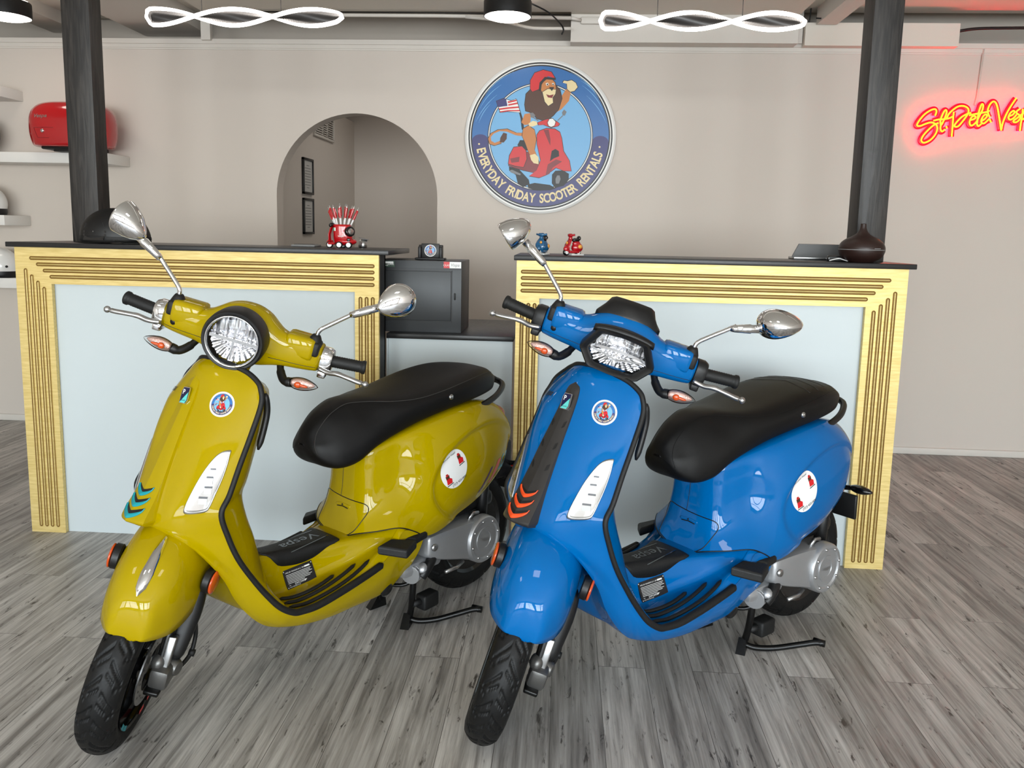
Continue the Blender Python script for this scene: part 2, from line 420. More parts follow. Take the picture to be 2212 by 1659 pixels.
def gold_material():
    m,nt,p=_nt('gold_painted_wood'); L=nt.links; N=nt.nodes.new
    tc=N('ShaderNodeTexCoord'); mp=N('ShaderNodeMapping'); mp.inputs['Scale'].default_value=(2,20,20); L.new(tc.outputs['Object'],mp.inputs['Vector'])
    n=N('ShaderNodeTexNoise'); n.inputs['Scale'].default_value=6; n.inputs['Detail'].default_value=5; L.new(mp.outputs[0],n.inputs['Vector'])
    r=N('ShaderNodeValToRGB'); r.color_ramp.elements[0].position=.3; r.color_ramp.elements[0].color=srgb(204,178,108); r.color_ramp.elements[1].position=.75; r.color_ramp.elements[1].color=srgb(228,206,142)
    L.new(n.outputs['Fac'],r.inputs[0]); L.new(r.outputs[0],p.inputs['Base Color'])
    p.inputs['Metallic'].default_value=.35; p.inputs['Roughness'].default_value=.46
    b=N('ShaderNodeBump'); b.inputs['Strength'].default_value=.12; b.inputs['Distance'].default_value=.002; L.new(n.outputs['Fac'],b.inputs['Height']); L.new(b.outputs[0],p.inputs['Normal'])
    return m
def stained_wood():
    m,nt,p=_nt('black_stained_timber'); L=nt.links; N=nt.nodes.new
    tc=N('ShaderNodeTexCoord'); mp=N('ShaderNodeMapping'); mp.inputs['Scale'].default_value=(9,9,.7); L.new(tc.outputs['Object'],mp.inputs['Vector'])
    w=N('ShaderNodeTexNoise'); w.inputs['Scale'].default_value=5; w.inputs['Detail'].default_value=6; w.inputs['Distortion'].default_value=1.6; L.new(mp.outputs[0],w.inputs['Vector'])
    r=N('ShaderNodeValToRGB'); r.color_ramp.elements[0].position=.35; r.color_ramp.elements[0].color=srgb(22,20,19); r.color_ramp.elements[1].position=.7; r.color_ramp.elements[1].color=srgb(54,50,47)
    L.new(w.outputs['Fac'],r.inputs[0]); L.new(r.outputs[0],p.inputs['Base Color']); p.inputs['Roughness'].default_value=.5
    b=N('ShaderNodeBump'); b.inputs['Strength'].default_value=.35; b.inputs['Distance'].default_value=.003; L.new(w.outputs['Fac'],b.inputs['Height']); L.new(b.outputs[0],p.inputs['Normal'])
    return m
M['floor']=floor_material(); M['gold']=gold_material(); M['timber']=stained_wood()
M['groove']=mat('gold_groove',(118,86,30),.55,.2)
M['wall']=mat('wall_paint',(204,195,186),.7,noise=(40,.06,.06))
M['ceil']=mat('ceiling_paint',(214,207,196),.8,noise=(30,.05,.1))
M['ceil_shade']=mat('rear_upper_wall_shade',(178,170,160),.8)  # shadow on the upper rear wall put into a darker tone
M['trim']=mat('trim_paint',(208,202,194),.5)
M['panel']=mat('counter_panel_white',(192,201,204),.42)
M['top']=mat('counter_top_black',(30,30,31),.34,noise=(80,.06,0))
M['side']=mat('counter_side_charcoal',(34,34,35),.5)
M['grey_metal']=mat('cabinet_grey_metal',(62,64,66),.42,.35,noise=(200,.05,.04))
M['grey_plastic']=mat('grey_plastic',(128,128,128),.5)
M['red_gloss']=mat('red_gloss',(176,10,20),.16,coat=.8)
M['white_gloss']=mat('white_gloss',(222,222,220),.2,coat=.5)
M['black_frame']=mat('black_frame',(16,16,16),.4)
M['paper']=mat('paper',(186,184,180),.7)
M['print']=mat('print_grey',(120,118,116),.7)
def B_(mb,n,m,parent=None,**k): return mb.build(n,m,parent,**k)
YW=5.283; ZT=2.605
X0,X1,YF=-5.2,4.6,-4.6
st=dict(kind='structure')
mb=MB(); mb.add([(X0,YF,0),(X1,YF,0),(X1,8.2,0),(X0,8.2,0)],[(0,1,2,3)]); B_(mb,'floor',M['floor'],smooth=False,**st)
# back wall with the arched opening
ax,aw,asz=-1.391,.5425,1.61
arch=[(ax-aw,0)]+[(ax-aw*cos(pi*k/40),asz+aw*sin(pi*k/40)) for k in range(41)]+[(ax+aw,0)]
outer=[(X0,0),(X0,ZT),(X1,ZT),(X1,0)]
poly=outer[:2]+outer[2:]+arch[::-1]
mb=MB(); V=[Vector((p[0],p[1],0)) for p in poly]; tri=tessellate_polygon([V]); n=len(poly)
vv=[(p[0],YW,p[1]) for p in poly]+[(p[0],YW+.12,p[1]) for p in poly]
mb.add(vv,[tuple(t) for t in tri]+[tuple(i+n for i in t)[::-1] for t in tri]+[(i,(i+1)%n,n+(i+1)%n,n+i) for i in range(n)])
B_(mb,'wall_back',M['wall'],smooth=False,**st)
# rear room behind the arch
mb=MB(); mb.box(-2.16,-2.10,YW+.12,8.0,0,2.44); B_(mb,'wall_rear_room_left',M['wall'],smooth=False,**st)
mb=MB(); mb.box(X0,X1,7.9,8.0,0,3.3); B_(mb,'wall_rear_room',M['wall'],smooth=False,**st)
mb=MB(); mb.box(X0-.1,X0,YF,8.0,0,3.3); B_(mb,'wall_left',M['wall'],smooth=False,**st)
mb=MB(); mb.box(X1,X1+.1,YF,8.0,0,3.3); B_(mb,'wall_right',M['wall'],smooth=False,**st)
# street side: shop windows behind the camera
WZ0,WZ1=.45,2.55; wx=[-4.8,-3.3,-1.8,-.3,.9,2.4,3.0,4.4]
holes=[(-4.9,-3.1),(-2.9,-1.1),(-.7,.5),(.9,2.6),(2.8,4.4)]
mb=MB(); x=X0
for a,b in holes:
    mb.box(x,a,YF-.12,YF,0,3.3); mb.box(a,b,YF-.12,YF,0,WZ0 if not(a<0<b) else .02); mb.box(a,b,YF-.12,YF,WZ1,3.3); x=b
mb.box(x,X1,YF-.12,YF,0,3.3); B_(mb,'wall_front',M['wall'],smooth=False,**st)
for i,(a,b) in enumerate(holes):
    z0=WZ0 if not(a<0<b) else .02
    mb=MB(); t=.05
    for (p,q,r,s) in ((a,a+t,z0,WZ1),(b-t,b,z0,WZ1),(a,b,z0,z0+t),(a,b,WZ1-t,WZ1),((a+b)/2-.02,(a+b)/2+.02,z0,WZ1),(a,b,2.0,2.04)): mb.box(p,q,YF-.10,YF-.02,r,s)
    o=B_(mb,'window_%d'%(i+1) if not(a<0<b) else 'door_1',M['black_frame'],smooth=False,**st)
# ceiling and everything above the partition
mb=MB(); mb.box(X0,X1,YF,8.0,2.92,2.98)
mb.box(-2.335,0.0,3.0,5.10,2.745,2.92)                 # lowered bay over the middle
mb.box(0.0,1.385,3.0,5.20,2.745,2.92)
mb.box(X0,-2.40,3.0,5.52,2.80,2.92)
mb.box(1.43,X1,3.0,5.30,2.80,2.92)
B_(mb,'ceiling',M['ceil'],smooth=False,**st)
mb=MB(); mb.box(X0,X1,5.60,5.66,2.45,2.92); B_(mb,'wall_upper_rear',M['ceil_shade'],smooth=False,**st)
mb=MB(); mb.box(0.0,1.385,5.15,5.26,2.58,2.80); B_(mb,'trim_1',M['trim'],smooth=False,**st)
mb=MB(); mb.box(1.44,2.36,5.20,5.275,2.58,2.715); B_(mb,'trim_2',M['ceil'],smooth=False,**st)
for i,(a,b) in enumerate(((-2.400,-2.338),(1.378,1.434))):
    mb=MB(); mb.box(a,b,5.235,5.275,2.60,2.92); B_(mb,'trim_%d'%(i+3),M['trim'],smooth=False,**st)
mb=MB(); mb.box(-2.95,-2.48,2.6,5.58,2.70,2.80); B_(mb,'trim_5',M['trim'],smooth=False,**st)
mb=MB(); mb.box(-3.62,-3.40,2.6,5.58,2.72,2.80); B_(mb,'trim_8',M['trim'],smooth=False,**st)
mb=MB(); mb.box(1.50,1.62,2.6,5.19,2.70,2.80); B_(mb,'trim_6',M['trim'],smooth=False,**st)
mb=MB(); mb.box(X0,X1,YW-.022,YW+.14,2.582,2.612); mb.box(X0,X1,YW-.012,YW,2.558,2.582); mb.box(X0,X1,YW-.006,YW,2.548,2.558); B_(mb,'trim_7',M['trim'],smooth=False,**st)
mb=MB(); mb.box(1.2,X1,YW-.014,YW,0,.045,b=.004); mb.box(X0,-2.2,YW-.014,YW,0,.045,b=.004); B_(mb,'baseboard_back',M['trim'],**st)
# ------------------------------------------------------------------ counters
def slot_cut(mb,pts,r=.0052):
    pass
def frame_board(poly,grooves,y,th,name,parent):
    """flat gold board (x,z polygon) whose front is at y, with routed grooves"""
    mb=MB(); n=len(poly); tri=tessellate_polygon([[Vector((p[0],p[1],0)) for p in poly]])
    v=[(p[0],y,p[1]) for p in poly]+[(p[0],y+th,p[1]) for p in poly]
    mb.add(v,[tuple(t) for t in tri]+[tuple(i+n for i in t) for t in tri]+[(i,(i+1)%n,n+(i+1)%n,n+i) for i in range(n)])
    o=B_(mb,name,M['gold'],parent,smooth=False)
    mb=MB()
    for (xa,za,xb,zb) in grooves:
        d=Vector((xb-xa,0,zb-za)).normalized(); u=Vector((d.z,0,-d.x)); r=.0085
        def P(c,k,ya): return tuple(Vector((c[0],ya,c[1])))
        rows=[]
        cs=[]
        for e,(cx,cz),s0 in ((0,(xa,za),pi/2),(1,(xb,zb),-pi/2)):
            for k in range(9):
                a=s0+pi*k/8; cs.append((cx,cz,cos(a),sin(a)))
        for rr,yy in ((r,y-.0004),(r*.92,y-.0026),(r*.62,y-.0003),(r*.38,y-.0003),(r*.22,y-.0036),(.0002,y-.0042)):
            rows.append([tuple(Vector((cx,yy,cz))+d*(rr*ca)+u*(rr*sa)) for cx,cz,ca,sa in cs])
        mb.grid(rows[:2],0,closed=True); mb.grid(rows[1:4],1,closed=True); mb.grid(rows[3:],0,closed=True)
    B_(mb,'routed_flutes',[M['gold'],M['groove']],o,angle=40); return o
def counter(name,xl,xr,yf,zt,wl,wr,miter_left,label):
    root=empty(name,((xl+xr)/2,yf,0),label=label,cat='counter',group='gold framed reception counters'); ox,oy=(xl+xr)/2,yf
    L=lambda p:[(a-ox,b) for a,b in p]
    H=.158; zi=zt-H
    mL,mR=(True,False) if miter_left else (False,True)
    # rail
    rail=[(xl,zt),(xr,zt),(xr-(wr if mR else 0),zi),(xl+(wl if mL else 0),zi)]
    G=[]
    for k in range(4):
        z=zt-.047-.0265*k
        a=xl+(.075+.029*k if mL else .026); b=xr-(.075+.029*k if mR else .026)
        G.append((a-ox,z,b-ox,z))
    frame_board(L(rail),G,0,.02,'top_rail',root)
    for side,w,m in (('l',wl,mL),('r',wr,mR)):
        if side=='l': pl=[(xl,0),(xl+w,0),(xl+w,zi),(xl,zt if m else zi)]
        else: pl=[(xr-w,0),(xr,0),(xr,zt if m else zi),(xr-w,zi)]
        G=[]; x_in=(xl if side=='l' else xr); sg=1 if side=='l' else -1
        for k in range(4 if m else 3):
            x=x_in+sg*(.047+.0265*k) if m else (x_in+sg*(.026+.0265*k))
            G.append((x-ox,.035,x-ox,(zt-.100-.0265*k) if m else zi-.028))
        frame_board(L(pl),G,0,.02,'side_stile',root)
    mb=MB(); mb.box(xl+.006-ox,xr-.006-ox,.024,.034,.0,zt-.003); B_(mb,'front_panel',M['panel'],root,smooth=False)
    mb=MB(); mb.box(xl-ox,xl+.018-ox,.02,.125,0,zt); mb.box(xr-.018-ox,xr-ox,.02,.125,0,zt); mb.box(xl-ox,xr-ox,.107,.125,0,zt); B_(mb,'carcass',M['side'],root,smooth=False)
    return root
ZL,ZR=1.292,1.284
counter('reception_counter',-2.388,-.781,3.323,ZL,.160,.104,True,'gold framed counter with white panel behind the yellow scooter')
counter('reception_counter',-.197,1.402,3.335,ZR,.098,.160,False,'gold framed counter with white panel behind the blue scooter')
TZ=.022
mb=MB(); mb.box(-2.412,-.735,3.300,3.76,ZL+.0005,ZL+TZ,b=.003); tag(B_(mb,'countertop',M['top'],angle=40),'black countertop carrying the black helmet and red pen holder','countertop','black countertops')
mb=MB(); mb.box(-.208,1.424,3.312,3.76,ZR+.0005,ZR+TZ,b=.003); tag(B_(mb,'countertop',M['top'],angle=40),'black countertop carrying the toy scooters and dark diffuser','countertop','black countertops')
TL,TR=ZL+TZ,ZR+TZ
# desk between the counters
root=empty('low_desk',(-.49,3.45,0),label='low desk with black top in the gap between the counters',cat='desk')
mb=MB(); mb.box(-.288,.280,0,.66,.922,.945,b=.003); B_(mb,'desk_top',M['top'],root,angle=40)
mb=MB(); mb.box(-.285,.275,.014,.03,0,.9215); mb.box(-.287,-.28,0.0,.55,0,.9215); B_(mb,'desk_front',M['panel'],root,smooth=False)
# metal cabinet
root=empty('metal_cabinet',(-.64,3.505,.945),label='dark grey metal cabinet on the low desk',cat='cabinet')
mb=MB(); mb.box(-.195,.188,.004,.29,.0005,.322,b=.002); B_(mb,'cabinet_body',M['grey_metal'],root,angle=40)
mb=MB(); mb.box(-.165,.142,-.002,.006,.055,.275,b=.002); d=B_(mb,'door',M['grey_metal'],root,angle=40)
mb=MB(); mb.box(.1435,.1465,-.0005,.005,.05,.28); mb.box(-.1695,-.1665,-.0005,.005,.05,.28); mb.box(-.17,.147,-.0005,.005,.277,.2795); mb.box(-.17,.147,-.0005,.005,.0505,.053); mb.box(-.195,.188,-.0005,.005,.2855,.287); B_(mb,'door_gap',M['black_frame'],d,smooth=False)
mb=MB(); mb.box(.156,.163,-.004,.005,.15,.18,b=.002); B_(mb,'door_lock',M['black_plastic'],d)
Mt=lambda x,z:orient((0,-1,0),up=(0,0,1),loc=(x,-.0012,z))
G_=mat('sticker_green',(18,50,30),.4)
mb=MB(); mb.box(-.19,-.112,-.0006,.004,.290,.318); mb.add([(-.187,-.001,.306),(-.118,-.001,.306),(-.118,-.001,.315),(-.187,-.001,.315)],[(0,1,2,3)],1)
add_text(mb,'JoyLock',.008,Mt(-.16,.295),1,shear=.2); add_text(mb,'URK',.010,Mt(-.128,.299),1); B_(mb,'green_sticker',[G_,M['decal_white']],root,smooth=False,label='green and white sticker')
mb=MB(); mb.box(.108,.134,-.0006,.004,.291,.319); add_text(mb,'CILAS',.008,Mt(.121,.300),1); B_(mb,'red_sticker',[M['decal_red'],M['decal_white']],root,smooth=False,label='red sticker')
mb=MB(); mb.box(.1345,.186,-.0006,.004,.291,.319); add_text(mb,'Vispa',.013,Mt(.160,.299),1,shear=.2); B_(mb,'white_sticker',[M['decal_white'],M['decal_grey']],root,smooth=False,label='white sticker')
# business card holder
root=empty('card_holder',(-.608,3.60,1.2675),label='black card holder with round emblem on the metal cabinet',cat='card holder')
mb=MB(); mb.box(-.066,.070,-.03,.03,.0,.010,b=.003); mb.box(-.054,.056,.004,.024,.008,.068,b=.003); mb.box(-.054,-.040,-.018,.01,.008,.060,b=.003); mb.box(.042,.056,-.018,.01,.008,.060,b=.003); B_(mb,'holder',M['black_plastic'],root)
mb=MB(); mb.box(-.040,.042,-.006,.003,.010,.074,b=.001); cd=B_(mb,'card_stack',M['black_frame'],root)
mb=MB(); Me=orient((0,-1,0),up=(0,0,1),loc=(.001,-.0072,.042)); R_=.027
pd=lambda r,c,l: mb.add([tuple(Me@Vector((r*R_*cos(2*pi*i/40),r*R_*sin(2*pi*i/40),l*.6))) for i in range(40)],[tuple(range(40))],c)
pp=lambda pts,c,l: mb.poly([tuple(Me@Vector((p[0]*R_,p[1]*R_,l*.6))) for p in pts],c)
pf=lambda v,f,c,l: mb.add([tuple(Me@Vector((p[0]*R_,p[1]*R_,l*.6))) for p in v],f,c)
emblem(pd,pp,pf,True,.06); B_(mb,'card_emblem',[M[k] for k in EM_MATS],cd,smooth=False)
# posts
for (a,b,y0,y1,zb,lb) in ((-2.236,-2.108,3.505,3.600,TL,'black stained timber post rising from the left countertop'),(1.243,1.364,3.505,3.625,TR,'black stained timber post rising behind the dark diffuser')):
    mb=MB(); w=(a+b)/2; mb.box(a-w,b-w,y0-3.55,y1-3.55,0,2.92-zb-.0,b=.003)
    o=B_(mb,'timber_post',M['timber'],angle=40,label=lb,cat='post',group='black timber posts'); o.location=(w,3.55,zb+.0003)
# ------------------------------------------------------------------ big round sign
root=empty('round_sign',(-.178,YW,2.014),label='big round scooter rental sign on the white wall',cat='sign'); RS=.483
Ms=orient((0,-1,0),up=(0,0,1))
mb=MB(); mb.lathe([(0,.002),(RS*1.004,.002),(RS*1.012,.005),(RS*1.012,.021),(RS*1.004,.024),(0,.024)],128,M=Ms); B_(mb,'sign_board',M['white_gloss'],root,angle=40)
mb=MB()
pd=lambda r,c,l: mb.add([tuple(Ms@Vector((r*RS*cos(2*pi*i/128),r*RS*sin(2*pi*i/128),.0242+l))) for i in range(128)],[tuple(range(128))],c)
pp=lambda pts,c,l: mb.poly([tuple(Ms@Vector((p[0]*RS,p[1]*RS,.0242+l))) for p in pts],c)
pf=lambda v,f,c,l: mb.add([tuple(Ms@Vector((p[0]*RS,p[1]*RS,.0242+l))) for p in v],f,c)
emblem(pd,pp,pf,True,.0)
# light strokes in the blue band
for (u0,v0,u1,v1,bend) in ((525,212,250,430,26),(405,335,200,560,22),(365,430,160,690,20),(300,520,190,700,14),(1080,212,1360,450,-26),(1195,335,1400,560,-22),(1240,430,1440,690,-20),(1180,290,1330,420,-14)):
    a=Vector(em_xy(u0,v0)); b=Vector(em_xy(u1,v1)); o=[]
    nrm=Vector((-(b-a).y,(b-a).x)).normalized()*(-1 if bend<0 else 1)
    P=[a.lerp(b,t/10)+nrm*(-abs(bend)/735*4*(t/10)*(1-t/10)) for t in range(11)]
    for k in range(10):
        w=.0035*sin(pi*(k+.5)/10)+.0008
        pp([tuple(P[k]+nrm*w),tuple(P[k+1]+nrm*w),tuple(P[k+1]-nrm*w),tuple(P[k]-nrm*w)],EI['decal_sky'],.0011)
B_(mb,'sign_artwork',[M[k] for k in EM_MATS],root,smooth=False)
# ------------------------------------------------------------------ neon sign
NEON=[[(540,515),(562,450),(557,405),(520,390),(440,420),(340,490),(250,590),(195,680),(205,715),(260,712),(350,675),(450,645),(520,660),(570,705),(575,790),(530,890),(440,985),(330,1035),(275,1005),(285,940),(340,860),(430,765),(520,690),(595,655)],
 [(690,640),(650,690),(640,600),(690,470),(735,405),(758,430),(745,500),(700,610),(650,690),(640,770),(670,815),(722,778)],
 [(510,610),(600,588),(700,580),(800,562),(880,525)],[(750,715),(765,755)],[(895,440),(882,560),(870,720),(855,910)],
 [(760,560),(800,480),(880,400),(980,335),(1080,325),(1160,365),(1175,430),(1140,510),(1060,620),(980,710),(920,720),(910,690),(960,620),(1050,530),(1160,470),(1220,455)],
 [(1205,590),(1270,575),(1310,540),(1280,510),(1230,540),(1195,620),(1205,680),(1240,695),(1300,650),(1340,600)],
 [(1340,640),(1350,530),(1380,400),(1420,295),(1450,300),(1440,390),(1390,490),(1340,600),(1335,660),(1360,705),(1415,665)],[(1190,500),(1300,475),(1430,450),(1530,430),(1570,410)],
 [(1420,610),(1490,560),(1525,510),(1500,480),(1450,520),(1415,600),(1430,645),(1480,645),(1560,570)],
 [(1580,535),(1548,470),(1540,390),(1580,290),(1640,235),(1690,260),(1725,360),(1760,560),(1795,780)],[(1795,780),(1830,620),(1900,450),(1980,310),(2075,165)],[(1578,575),(1602,630)],
 [(1940,510),(2010,480),(2045,430),(2020,405),(1965,450),(1930,530),(1960,575),(2030,540),(2080,480)],
 [(2150,365),(2090,410),(2085,450),(2140,490),(2150,550),(2090,615),(2035,620),(2030,590),(2090,545),(2180,470)],
 [(2200,370),(2190,500),(2165,650),(2150,780)],[(2190,480),(2240,400),(2300,390),(2310,450),(2260,540),(2210,560),(2340,480)],
 [(2440,420),(2380,410),(2340,480),(2370,540),(2440,490),(2460,420),(2440,520),(2500,500)]]
NX=lambda u,v:(2.0945+3.168e-4*u+3.0e-5*v, 2.3396-3.177e-4*v)
root=empty('neon_sign',(2.4,YW,2.1),label='red and yellow handwritten neon sign on the wall at right',cat='neon sign')
m_core=mat('neon_core',(255,220,60),.4,emit=(255,205,20),estr=2.6); m_back=mat('neon_red_backing',(230,0,40),.35,emit=(255,0,20),estr=1.5)
m_halo=mat('neon_red_glow',(255,0,40),.5,emit=(255,4,40),estr=70)  # added emitter hidden behind the letters to throw red onto the wall
mb=MB(); mk=MB(); mh=MB()
for s in NEON:
    P=[(NX(*p)[0]-2.4,-.034,NX(*p)[1]-2.1) for p in s]; L=crs(P,max(6,len(s)*6)) if len(s)>2 else P
    mb.tube(L,.0042,8)
    mk.tube([(p[0],-.024,p[2]) for p in L],.0185,10,up=(0,1,0),flat=.20); mh.tube([(p[0],-.012,p[2]) for p in L],.0035,6)
B_(mb,'neon_tube',m_core,root,label='yellow glowing letter tubes'); B_(mk,'sign_backing',m_back,root,label='red glowing backing'); B_(mh,'added_glow_strip',m_halo,root)
mb=MB(); mb.tube([(2.545-2.4,-.01,2.59-2.1),(2.535-2.4,-.010,2.30-2.1),(2.525-2.4,-.012,2.245-2.1)],.006,8); mb.tube([(2.549-2.4,-.006,2.60-2.1),(2.543-2.4,-.006,2.585-2.1)],.004,6)
B_(mb,'sign_cable',M['wall'],root,label='white cable raceway')
# ------------------------------------------------------------------ lights in the room
m_led=mat('led_strip',(255,255,255),.4,emit=(255,246,238),estr=9.0); m_lamp=mat('lamp_diffuser',(255,255,255),.5,emit=(255,246,234),estr=7.0)
def pendant(xa,xb,zc,lb):
    cx=(xa+xb)/2; root=empty('pendant_light',(cx,3.6,zc),label=lb,cat='pendant light',group='twisted led pendants'); Lh=(xb-xa)/2
    A=[];Bq=[];n=80
    for k in range(n+1):
        t=k/n; x=-Lh+2*Lh*t; ph=pi*(t-.475)/.40
        e=min(1,sqrt(max(0,1-(max(0,abs(2*t-1)-.94)/.06)**2)))
        A.append((x,.030*sin(ph)*e,.034*cos(ph)*e)); Bq.append((x,-.030*sin(ph)*e,-.034*cos(ph)*e))
    mb=MB(); mb.grid([[A[i],Bq[i]] for i in range(n+1)]); B_(mb,'metal_ribbon',M['graphite'],root,solid=.004)
    mb=MB(); mb.tube(A+Bq[::-1][1:-1],.0088,10,closed=True); B_(mb,'led_strip',m_led,root,label='glowing white led strip')
    mb=MB(); 
    for x in (-.19,.17):
        mb=MB(); mb.tube([(x,0,.02),(x,0,2.745-zc-.0)],.0016,6); B_(mb,'hanging_wire',M['black_plastic'],root)
    mb=MB(); mb.box(-.28,.28,-.03,.03,2.71-zc,2.744-zc,b=.004); B_(mb,'ceiling_mount',M['black_plastic'],root)
pendant(-1.897,-1.008,2.321,'glowing twisted pendant light above the left counter')
pendant(.126,.992,2.314,'glowing twisted pendant light above the right counter')
def drum(x,y,z,zc,lb):
    root=empty('ceiling_lamp',(x,y,zc),label=lb,cat='ceiling lamp',group='black drum ceiling lamps'); h=z-zc
    mb=MB(); mb.lathe([(.05,0),(.05,h+.095),(.10,h+.09),(.134,h+.085),(.136,h+.08),(.136,h),(.131,h-.002),(.130,h+.01)],48); B_(mb,'lamp_housing',M['black_plastic'],root,angle=40)
    mb=MB(); mb.lathe([(.131,h+.001),(.10,h-.010),(.0,h-.014)],48); B_(mb,'lamp_diffuser',m_lamp,root,label='glowing white diffuser')
    mb=MB(); mb.lathe([(.055,h+.098),(.125,h+.090)],40); B_(mb,'upper_glow_ring',m_lamp,root)
drum(-.361,4.7,2.612,2.745,'black drum ceiling lamp in the middle of the picture'); drum(-3.335,4.7,2.60,2.80,'black drum ceiling lamp in the upper left corner')
# conduit
root=empty('electrical_conduit',(-.6,5.09,2.695),label='white electrical conduit along the ceiling edge behind the drum lamp',cat='conduit')
mb=MB(); mb.tube([(-1.6,-.0,.025),(-.2,0,.022),(.6,0,.012)],.011,10); mb.tube(crs([(-.05,-.005,.015),(.15,-.01,-.005),(.33,-.01,-.045),(.42,-.01,-.052),(.60,-.01,-.052)],20),.010,8); B_(mb,'pipe',M['trim'],root)
mb=MB(); mb.box(.66,.80,.035,.052,-.012,.03,b=.006); mb.tube([(.6,0,.012),(.66,.04,.01)],.01,8); B_(mb,'junction_box',M['trim'],root)
mb=MB(); mb.tube([(-1.6,.0,.042),(-.2,-.004,.039),(.6,-.004,.03)],.003,6)
mb.tube(crs([(.36,-.25,.03),(.46,-.18,-.0),(.53,-.06,-.03),(.555,-.02,-.06),(.545,-.02,-.09)],16),.005,6); B_(mb,'black_wire',M['black_plastic'],root)
mb=MB(); mb.tube(crs([(2.37,0,-.035),(2.45,0,-.022),(2.55,0,-.016),(2.8,0,-.012),(3.4,0,.0)],16),.009,8); o=B_(mb,'ceiling_cable',M['black_plastic'],None,label='dark cable on the ceiling gap right of the right post',cat='cable'); o.location=(0,5.25,2.715)
mb=MB(); mb.tube(crs([(1.47,5.20,2.90),(1.465,5.21,2.75),(1.455,5.215,2.665),(1.48,5.215,2.625),(1.55,5.215,2.6195),(1.62,5.22,2.6195)],24),.0045,6); mb.tube(crs([(1.47,5.10,2.715),(1.53,5.10,2.712),(1.60,5.10,2.705),(1.64,5.10,2.735)],14),.0045,6)
tag(B_(mb,'loose_cable',M['black_plastic']),'thin black loose cables beside the right pendant light','cable')
# ------------------------------------------------------------------ scooters  (local frame: x forward, y to the rider's left, z up)
XS, RAKE = 1.3855, radians(23.6)
def steer_fn(s):
    ax=Vector((-sin(RAKE),0,cos(RAKE))); R=Matrix.Rotation(s,3,ax); o=Vector((XS,0,0))
    return lambda p: R@(Vector(p)-o)+o
# outline of the leg shield / floor edge (left side)
EDGE=[(1.030,0,1.036),(1.022,.05,1.031),(1.005,.09,1.018),(.992,.125,1.004),(.985,.155,.984),(.985,.170,.965),(.990,.178,.925),(1.025,.181,.848),
 (1.064,.184,.771),(1.098,.187,.70),(1.123,.187,.655),(1.108,.190,.59),(1.082,.195,.52),(1.037,.198,.444),(.994,.2,.383),(.958,.205,.340),(.918,.208,.313),
 (.887,.208,.306),(.832,.21,.304),(.737,.208,.315),(.633,.203,.330),(.571,.199,.341)]
SHIELD=[ # rows centre/arch -> edge
 [(1.030,0,1.036),(1.022,.05,1.031),(1.005,.09,1.018),(.992,.125,1.004),(.985,.155,.984)],
 [(1.062,0,1.010),(1.054,.055,1.003),(1.034,.10,.985),(1.010,.140,.968),(.985,.170,.965)],
 [(1.092,0,.940),(1.083,.055,.935),(1.061,.107,.925),(1.028,.150,.920),(.990,.178,.925)],
 [(1.130,0,.860),(1.120,.06,.853),(1.095,.115,.845),(1.060,.157,.838),(1.025,.181,.848)],
 [(1.165,0,.775),(1.153,.06,.768),(1.126,.115,.762),(1.095,.155,.760),(1.064,.184,.771)],
 [(1.195,0,.700),(1.183,.06,.692),(1.157,.11,.688),(1.130,.155,.690),(1.098,.187,.700)],
 [(1.215,0,.640),(1.203,.06,.637),(1.175,.105,.638),(1.148,.150,.645),(1.123,.187,.655)],
 [(1.218,0,.600),(1.203,.06,.592),(1.175,.105,.585),(1.140,.150,.588),(1.108,.190,.590)],
 [(1.165,.10,.555),(1.155,.115,.545),(1.140,.130,.535),(1.115,.165,.525),(1.082,.195,.520)],
 [(1.098,.135,.46),(1.092,.145,.457),(1.080,.160,.452),(1.060,.182,.447),(1.037,.198,.444)],
 [(1.055,.135,.375),(1.05,.148,.376),(1.04,.165,.378),(1.018,.187,.380),(.994,.2,.383)],
 [(1.01,.135,.31),(1.005,.15,.313),(.995,.17,.32),(.978,.192,.33),(.958,.205,.340)],
 [(.96,.13,.262),(.955,.147,.267),(.948,.17,.277),(.935,.193,.294),(.918,.208,.313)],
 [(.91,.122,.235),(.91,.142,.241),(.905,.168,.254),(.897,.193,.279),(.887,.208,.306)],
 [(.84,.112,.212),(.84,.138,.219),(.84,.168,.235),(.836,.195,.265),(.832,.21,.304)],
 [(.74,.105,.195),(.74,.135,.203),(.74,.166,.222),(.738,.194,.262),(.737,.208,.315)],
 [(.635,.10,.186),(.635,.13,.196),(.635,.160,.220),(.634,.19,.268),(.633,.203,.330)],
 [(.571,.10,.182),(.571,.13,.194),(.571,.160,.224),(.571,.188,.275),(.571,.199,.341)],
 [(.52,.10,.180),(.52,.13,.195),(.52,.162,.235),(.52,.19,.30),(.52,.2,.375)],
 [(.475,.10,.180),(.472,.132,.205),(.472,.165,.26),(.474,.192,.335),(.475,.204,.425)],
 [(.44,.10,.20),(.425,.135,.235),(.41,.165,.275),(.397,.192,.33),(.388,.207,.382)]]
